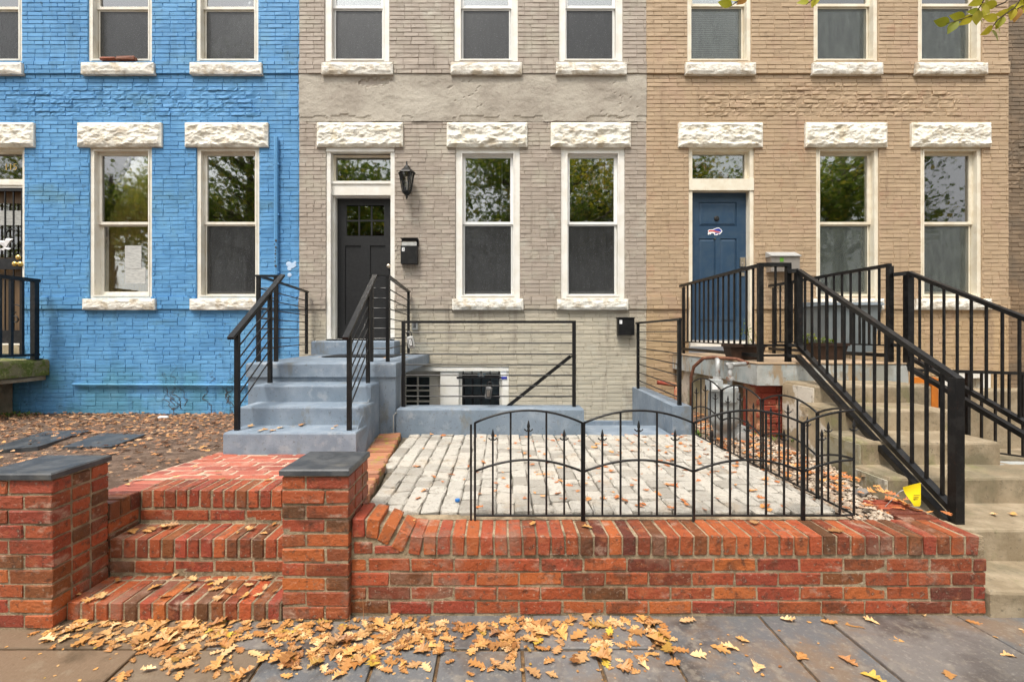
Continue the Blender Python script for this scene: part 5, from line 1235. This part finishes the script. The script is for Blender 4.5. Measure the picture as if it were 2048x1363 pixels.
wp = gp(338, 833, .27); v, f = chamfer_box(.11, .05, .02, .008, RND, .004); tag(MB().add([(p[0]+wp[0], p[1]+wp[1]-.1, p[2]+.285) for p in v], f).build('litter_scrap', white_m), 'white scrap of litter by the blue wall base', 'litter')
# slate slabs lying in the yard
def yslab(label, pp):
    pts = []
    for (px, py) in pp:
        Y = 4.0
        for _ in range(12): Y = (CAMZ-(.435-.055*max(0, Y-2.5)+.02))*F/(py-CY)
        pts.append((PX(px, Y), Y))
    n = len(pts); v = [(p[0], p[1], .435-.055*max(0, p[1]-2.5)+dz) for dz in (-.03, .022) for p in pts]
    o = MB().add(v, [(3, 2, 1, 0), (4, 5, 6, 7), (0, 1, 5, 4), (1, 2, 6, 5), (2, 3, 7, 6), (3, 0, 4, 7)]).build('slate_slab', slate_m); tag(o, label, 'slab', 'slate slabs lying in the yard')
yslab('left dark slate slab lying in the leafy yard', [(-40, 903), (75, 893), (182, 860), (90, 862)])
yslab('right dark slate slab lying in the leafy yard', [(125, 893), (222, 893), (292, 868), (205, 866)])

# ------------------------------------------------------------------ leaves
def oak_leaf(L, rng, lobed=True, curl=.2):
    """Leaf lying in xy, stem at the origin, tip along +x, edges curling up."""
    n = 13; left, right, mid = [], [], []
    bend = rng.uniform(-.25, .25); cu = rng.uniform(.3, 1)*curl; roll = rng.uniform(-.5, .9)*curl
    for i in range(n):
        t = i/(n-1); w = (math.sin(math.pi*min(1, t*1.02))**.7)*.33*(1.25-.5*t)
        if lobed: w *= (1.2 if i % 3 == 1 else (.85 if i % 3 == 2 else .46))*rng.uniform(.6, 1.25) if 0 < i < n-1 else .1
        w = max(w, .012); x = t*L; z = roll*L*(t-.4)**2*1.5; y = bend*L*t*t
        zl = z+cu*L*w*rng.uniform(.5, 1.2); zr = z+cu*L*w*rng.uniform(.5, 1.2)
        mid.append((x, y, z)); left.append((x+w*L*.55, y+w*L, zl)); right.append((x+w*L*.55, y-w*L, zr))
    v = mid+left+right; f = []
    for i in range(n-1): f += [(i, i+1, n+i+1, n+i), (2*n+i, 2*n+i+1, i+1, i)]
    return v, f
def plain_leaf(L, rng):
    n = 6; mid, l, r_ = [], [], []
    for i in range(n):
        t = i/(n-1); w = max(.01, math.sin(math.pi*t**.85)*.30); z = -.18*L*t*t
        mid.append((t*L, 0, z)); l.append((t*L, w*L, z+.12*L*w)); r_.append((t*L, -w*L, z+.12*L*w))
    v = mid+l+r_; f = []
    for i in range(n-1): f += [(i, i+1, n+i+1, n+i), (2*n+i, 2*n+i+1, i+1, i)]
    return v, f
rl = random.Random(77)
leaf_meshes = [MB().add(*oak_leaf(1.0, rl, True, (.15, .25, .5, .8)[k % 4])).mesh('fallen_leaf', leaf_m) for k in range(16)]
def put_leaf(x, y, z, s, k):
    o = link('fallen_leaf', leaf_meshes[rl.randrange(16)], loc=(x, y, z), rot=(rl.uniform(-.09, .09), rl.uniform(-.09, .09), rl.uniform(0, 6.28)), scl=(s, s, s))
    px = CX+x*F/y
    a = ('leaves below the brick steps', 'dry tan oak leaf on the sidewalk below the brick steps') if px < 560 else (('leaves below the brick pier', 'dry tan oak leaf on the sidewalk below the right brick pier') if px < 790 else
        (('leaves below the garden wall', 'dry tan oak leaf on the sidewalk below the left half of the garden wall') if px < 1335 else ('leaves at the right of the sidewalk', 'stray dry oak leaf on the bare right part of the sidewalk')))
    return tag(o, a[1], 'leaf', a[0])
# where the photograph shows them: drift along the wall, scattered singles to the right
singles = [(1675,1312),(1500,1285),(1560,1238),(1640,1242),(1760,1250),(1690,1250),(1850,1235),(1930,1240),(2000,1310),(1810,1285),(1230,1332),(1300,1340),(1260,1318),(1420,1290),(1480,1300),(1595,1320),(970,1335),(1150,1310),(1090,1345),(845,1325),(760,1340),(640,1330),(585,1310),(650,1295),(1380,1310),(1330,1330),(1215,1245),(1255,1262),(1890,1340),(1120,1290),(1340,1296),(1510,1345),(1720,1345),(860,1345),(350,1320),(560,1352)]
n_l = 0
for (px, py) in singles:
    x, y = gp(px, py); put_leaf(x, y, .004, rl.uniform(.05, .085), 0); n_l += 1
drift = [((100, 560), (1246, 1285), 62), ((230, 480), (1265, 1345), 34), ((560, 800), (1243, 1330), 58), ((790, 1125), (1240, 1300), 58), ((1150, 1350), (1240, 1320), 26), ((560, 1300), (1270, 1350), 26)]
dense = MB()
for (pa, pb_), (qa, qb), n in drift:
    for k in range(n):
        px = rl.uniform(pa, pb_)+rl.gauss(0, 18); py = qa+(qb-qa)*rl.random()**1.3+rl.gauss(0, 5); x, y = gp(px, py)
        if n_l < 300: put_leaf(x, min(y, 2.09), .004+rl.random()*.008, rl.choice((.032, .045, .055, .065, .075, .085))*rl.uniform(.9, 1.1), 0); n_l += 1
    for k in range(int(n*2.0)):                              # smaller crumbs and leaves beneath
        px = rl.uniform(pa, pb_)+rl.gauss(0, 15); py = qa+(qb-qa)*rl.random()**1.3+rl.gauss(0, 4); x, y = gp(px, py)
        v, f = oak_leaf(rl.uniform(.02, .06), rl, True, .12); a = rl.uniform(0, 6.28); c_, s_ = math.cos(a), math.sin(a)
        dense.add([(min(x, 9)+p[0]*c_-p[1]*s_, min(y, 2.09)+p[0]*s_+p[1]*c_, p[2]+.002+rl.random()*.005) for p in v], f)
for k in range(150):                                         # crumbs in joints and on stones
    px, py = rl.uniform(0, 2048), rl.uniform(1236, 1363); x, y = gp(px, py); v, f = oak_leaf(rl.uniform(.008, .02), rl, False); a = rl.uniform(0, 6.28); c_, s_ = math.cos(a), math.sin(a)
    dense.add([(x+p[0]*c_-p[1]*s_, min(y, 2.1)+p[0]*s_+p[1]*c_, p[2]+.002) for p in v], f)
tag(dense.build('leaf_litter', leaf_m, kind='stuff'), 'drift of small dry leaves and crumbs along the wall base', 'leaves')
def scatter(name, mat, n, fn, smin, smax, label, lobed=True, tilt=.3):
    m = MB()
    for k in range(n):
        q = fn()
        if q is None: continue
        v, f = oak_leaf(rl.uniform(smin, smax), rl, lobed, .5); E = Matrix.Translation(Vector(q))@Matrix.Rotation(rl.uniform(0, 6.28), 4, 'Z')@Matrix.Rotation(rl.uniform(-tilt, tilt), 4, 'X')
        m.add([tuple(E@Vector(p)) for p in v], f)
    return tag(m.build(name, mat, kind='stuff'), label, 'leaves')
def yard_pt():
    y = 2.5+3.7*rl.random()**.7; x = rl.uniform(-7.3, -2.05)
    if y < 4.2 and x > -2.35 and y > 3.3: return None
    if y < 3.45 and x > -2.26+(y-2.7)*.1: return None
    if x > -2.36 and y > 4.2: return None
    dens = .6+.4*min(1, max(0, (y-3.6)/1.5))
    if rl.random() > dens: return None
    return (x, y, yard_z(x, y)+.004+rl.random()*.02)
scatter('leaf_litter', litter_m, 5200, yard_pt, .02, .06, 'brown leaf litter covering the soil yard before the blue house', tilt=.5)
def patio_pt():
    y = rl.uniform(2.40, 4.2); x = rl.triangular(-.6, 1.8, 1.7) if rl.random() < .75 else rl.uniform(-.7, 1.8)
    return (x, y, .393+(y-2.4)*.005)
scatter('leaf_litter', pleaf_m, 190, patio_pt, .025, .06, 'scattered orange brown leaves on the white paver patio')
scatter('leaf_litter', pleaf_m, 190, lambda: (rl.uniform(1.84, 2.35), rl.uniform(2.4, 4.6), .385+rl.random()*.015) , .035, .075, 'orange leaves lying in the gravel strip by the gas meter')
def steps_pt():
    r0 = rl.random()
    if r0 < .30: return (rl.uniform(-2.0, -1.05), rl.uniform(2.12, 2.33), .093)
    if r0 < .45: return (rl.uniform(-2.0, -1.05), rl.uniform(2.36, 2.52), .282)
    if r0 < .62: return (rl.uniform(-2.2, -1.05), rl.uniform(2.6, 3.4), .46)
    if r0 < .72: return (rl.uniform(-.55, 2.2), rl.uniform(2.18, 2.31), .385)
    if r0 < .80: return (rl.uniform(-2.05, -1.15), rl.uniform(3.46, 3.66), .592)
    if r0 < .85: return (rl.uniform(-2.2, -1.0), rl.uniform(4.5, 5.8), LZ+.018)
    if r0 < .93: return (rl.uniform(2.35, 3.4), rl.uniform(2.2, 2.4), .127)
    return (rl.uniform(2.5, 3.4), rl.uniform(2.48, 2.76), .297)
scatter('leaf_litter', leaf_m, 75, steps_pt, .03, .075, 'a few stray tan leaves on the steps and wall cap')
scatter('leaf_litter', pleaf_m, 70, lambda: (rl.uniform(1.98, 2.36), rl.uniform(4.4, 6.0), .38+rl.random()*.02), .03, .07, 'reddish leaves behind the side wall')
# dry stalks and weeds at the wall foot
ds = thing('dry_stalk', 'thin dry grass stalk standing at the foot of the brick pier', 'stalk', (PX(726, 2.1), 2.1, 0))
for (p0, p1, q1) in ((728, 725, 1185), (697, 700, 1230), (733, 741, 1238)): MB().tube([(PX(p0, 2.09), 2.09, 0), (PX((p0+p1)/2+1, 2.09), 2.085, PZ((1265+q1)/2, 2.09)), (PX(p1, 2.09), 2.09, PZ(q1, 2.09))], [.0018, .0015, .0008], 5).build('stem', litter_m, ds)
def weeds(label, pts, n, h, seed):
    r = random.Random(seed); m = MB()
    for k in range(n):
        x, y, z = pts(r); a = r.uniform(0, 6.28); L = r.uniform(.4, 1)*h; d = Vector((math.cos(a), math.sin(a), 0)); s = Vector((-d.y, d.x, 0))*L*.12
        b = Vector((x, y, z)); md = b+d*L*.3+Vector((0, 0, L*.6)); tp = b+d*L*.7+Vector((0, 0, L*.75))
        m.add([tuple(b-s*.4), tuple(b+s*.4), tuple(md+s), tuple(md-s), tuple(tp)], [(0, 1, 2, 3), (3, 2, 4)])
    tag(m.build('weeds', tuftm, kind='stuff'), label, 'weeds')
weeds('green weeds beside the short side wall and gravel', lambda r: (1.83+r.uniform(-.02, .06), r.uniform(4.15, 4.4), .37), 60, .07, 1)
weeds('green weeds below the mossy stoop at the blue wall base', lambda r: (r.uniform(-6.9, -6.1), r.uniform(5.8, 6.15), .24), 120, .07, 2)
weeds('small weeds in front of the red support pier', lambda r: (2.40+r.uniform(-.05, .3), r.uniform(4.0, 4.22), .37), 50, .06, 3)

# ------------------------------------------------------------------ street trees (one reaches into the frame, the others show in the window panes)
def tree_meshes(seed, H, crown_r, n_leaf, trunk_r, zc, size=.13):
    r = random.Random(seed); tr = MB(); tips = []
    tr.tube([(0, 0, -.2), (.05, .02, H*.18), (.12, -.04, H*.36), (.1, .05, H*.55), (.2, .05, H*.8)], [trunk_r*1.25, trunk_r, trunk_r*.85, trunk_r*.6, trunk_r*.25], 12)
    for k in range(15):
        a = k*2.4+r.uniform(-.4, .4); z0 = H*r.uniform(.30, .72); L = crown_r*r.uniform(.6, 1.0); up = r.uniform(.25, .8)
        p0 = Vector((.1, 0, z0)); p1 = p0+Vector((math.cos(a)*L*.5, math.sin(a)*L*.5, L*up*.45)); p2 = p0+Vector((math.cos(a)*L, math.sin(a)*L, L*up*.7))
        tr.tube([p0, p1, p2], [trunk_r*.38, trunk_r*.22, trunk_r*.07], 7); tips += [p1, p2, (p1+p2)/2]
        for j in range(4):
            b = a+r.uniform(-1, 1); q = p1+Vector((math.cos(b), math.sin(b), r.uniform(-.1, .8)))*L*.45; tr.tube([p1, q], [trunk_r*.14, trunk_r*.04], 5); tips += [q, (p1+q)/2]
    lf = MB()
    for k in range(n_leaf):
        c = r.choice(tips); d = Vector((r.gauss(0, 1), r.gauss(0, 1), r.gauss(0, .8)))*crown_r*.16; p = c+d
        a, b = r.uniform(0, 6.28), r.uniform(-1, 1); u = Vector((math.cos(a), math.sin(a), b*.6)).normalized()*size*r.uniform(.6, 1.3); w = u.cross(Vector((r.gauss(0, 1), r.gauss(0, 1), r.gauss(0, 1)))).normalized()*size*.42
        lf.add([tuple(p), tuple(p+u*.5+w), tuple(p+u), tuple(p+u*.5-w)], [(0, 1, 2, 3)])
    return tr.mesh('trunk', bark_m, True), lf.mesh('crown', crown_m)
kinds = [tree_meshes(1, 11.5, 4.2, 15000, .30, 0, .18), tree_meshes(2, 13, 4.6, 15000, .36, 0, .18)]
spots = [(-19.5, -10.0, 0), (-12.2, -9.8, 1), (-5.0, -10.3, 0), (2.2, -10.0, 1), (9.4, -10.2, 0), (16.8, -10.0, 1)]
for k, (x, y, q) in enumerate(spots):
    t = thing('street_tree', 'leafy street tree across the road, %s' % ('far left', 'second from left', 'left of centre', 'right of centre', 'second from right', 'far right')[k], 'tree', (x, y, -.05), 'street trees across the road')
    for nm, me in zip(('trunk', 'crown'), kinds[q]):
        o = bpy.data.objects.new(nm, me); col.objects.link(o); o.parent = t
        if nm == 'crown': o['kind'] = 'stuff'
    t.rotation_euler = (0, 0, k*1.3)
nt_ = thing('street_tree', 'near street tree whose yellow green twigs hang into the top right corner', 'tree', (4.3, -.9, 0))
r = random.Random(31)
MB().tube([(4.3, -.9, -.05), (4.35, -.85, 1.6), (4.25, -.8, 3.2), (4.1, -.6, 4.6), (4.2, -.6, 6.5)], [.24, .19, .17, .13, .05], 14).build('trunk', bark_m, nt_, smooth=True)
tw = MB(); yT = 2.7
def tp(px, py, y=yT): return Vector((PX(px, y), y, PZ(py, y)))
A = Vector((4.15, -.62, 4.5)); B1 = tp(2110, -150); B2 = tp(1760, -190)
tw.tube([A, Vector((3.9, 1.0, 4.6)), B1, tp(1990, -30)], [.06, .04, .015, .005], 7); tw.tube([A, Vector((3.2, 1.0, 4.8)), B2, tp(1560, -90), tp(1510, -40)], [.06, .035, .014, .008, .003], 7)
twigs = [([(2075, -60), (2010, 5), (1950, 30), (1893, 48)], 11), ([(2060, -30), (2030, 15), (1995, 40), (1980, 62)], 10), ([(2080, -20), (2050, 10), (2030, 20)], 7), ([(1990, -40), (1965, 5), (1948, 34)], 6), ([(1510, -40), (1500, -8), (1476, 2), (1460, 14)], 4), ([(1760, -190), (1690, -60), (1640, -12), (1612, 10)], 5), ([(1760, -190), (1770, -60), (1735, -8)], 3)]
leafs = [MB().add(*plain_leaf(1.0, r)).mesh('leaf', yleaf_m, True) for _ in range(4)]
for pts, nl in twigs:
    P = [tp(a, b, yT+.05*math.sin(a)) for a, b in pts]; tw.tube(P, [.004]*(len(P)-1)+[.0015], 5)
    for k in range(nl):
        f = (k+.6)/nl*(len(P)-1); i = min(int(f), len(P)-2); c = P[i].lerp(P[i+1], f-i)
        if i < len(P)-2 and len(P) > 3 and f < 1.0: continue
        d = (P[i+1]-P[i]).normalized(); side = Vector((0, .25*r.uniform(-1, 1), 1)).cross(Vector((0, 1, 0)))
        ang = math.atan2(d.z, d.x)+(1 if k % 2 else -1)*r.uniform(.3, .9)
        o = link('leaf', leafs[k % 4], nt_, loc=c, rot=(R(90)+r.uniform(-.6, .6), -ang if False else 0, 0)); L = r.uniform(.062, .088); o.scale = (L, L, L)
        o.rotation_euler = (Matrix.Rotation(-ang, 3, 'Y')@Matrix.Rotation(R(90)+r.uniform(-.7, .7), 3, 'X')).to_euler()
tw.build('branch', bark_m, nt_, smooth=True)
cr = MB()
for k in range(5000):
    c = Vector((4.2, -1.2, 6.6)); d = Vector((r.gauss(0, 1), r.gauss(0, 1), r.gauss(0, 1))).normalized()*r.random()**.4; p = c+Vector((d.x*2.6, d.y*2.2, d.z*1.7))
    a = r.uniform(0, 6.28); u = Vector((math.cos(a), math.sin(a), r.uniform(-.5, .5)))*.09; w = Vector((-u.y, u.x, r.uniform(-.04, .04)))*.4
    cr.add([tuple(p), tuple(p+u*.5+w), tuple(p+u), tuple(p+u*.5-w)], [(0, 1, 2, 3)])
cr.build('crown', yleaf_m, nt_, kind='stuff')
for o in ROOTS:
    if '_base' in o: del o['_base']
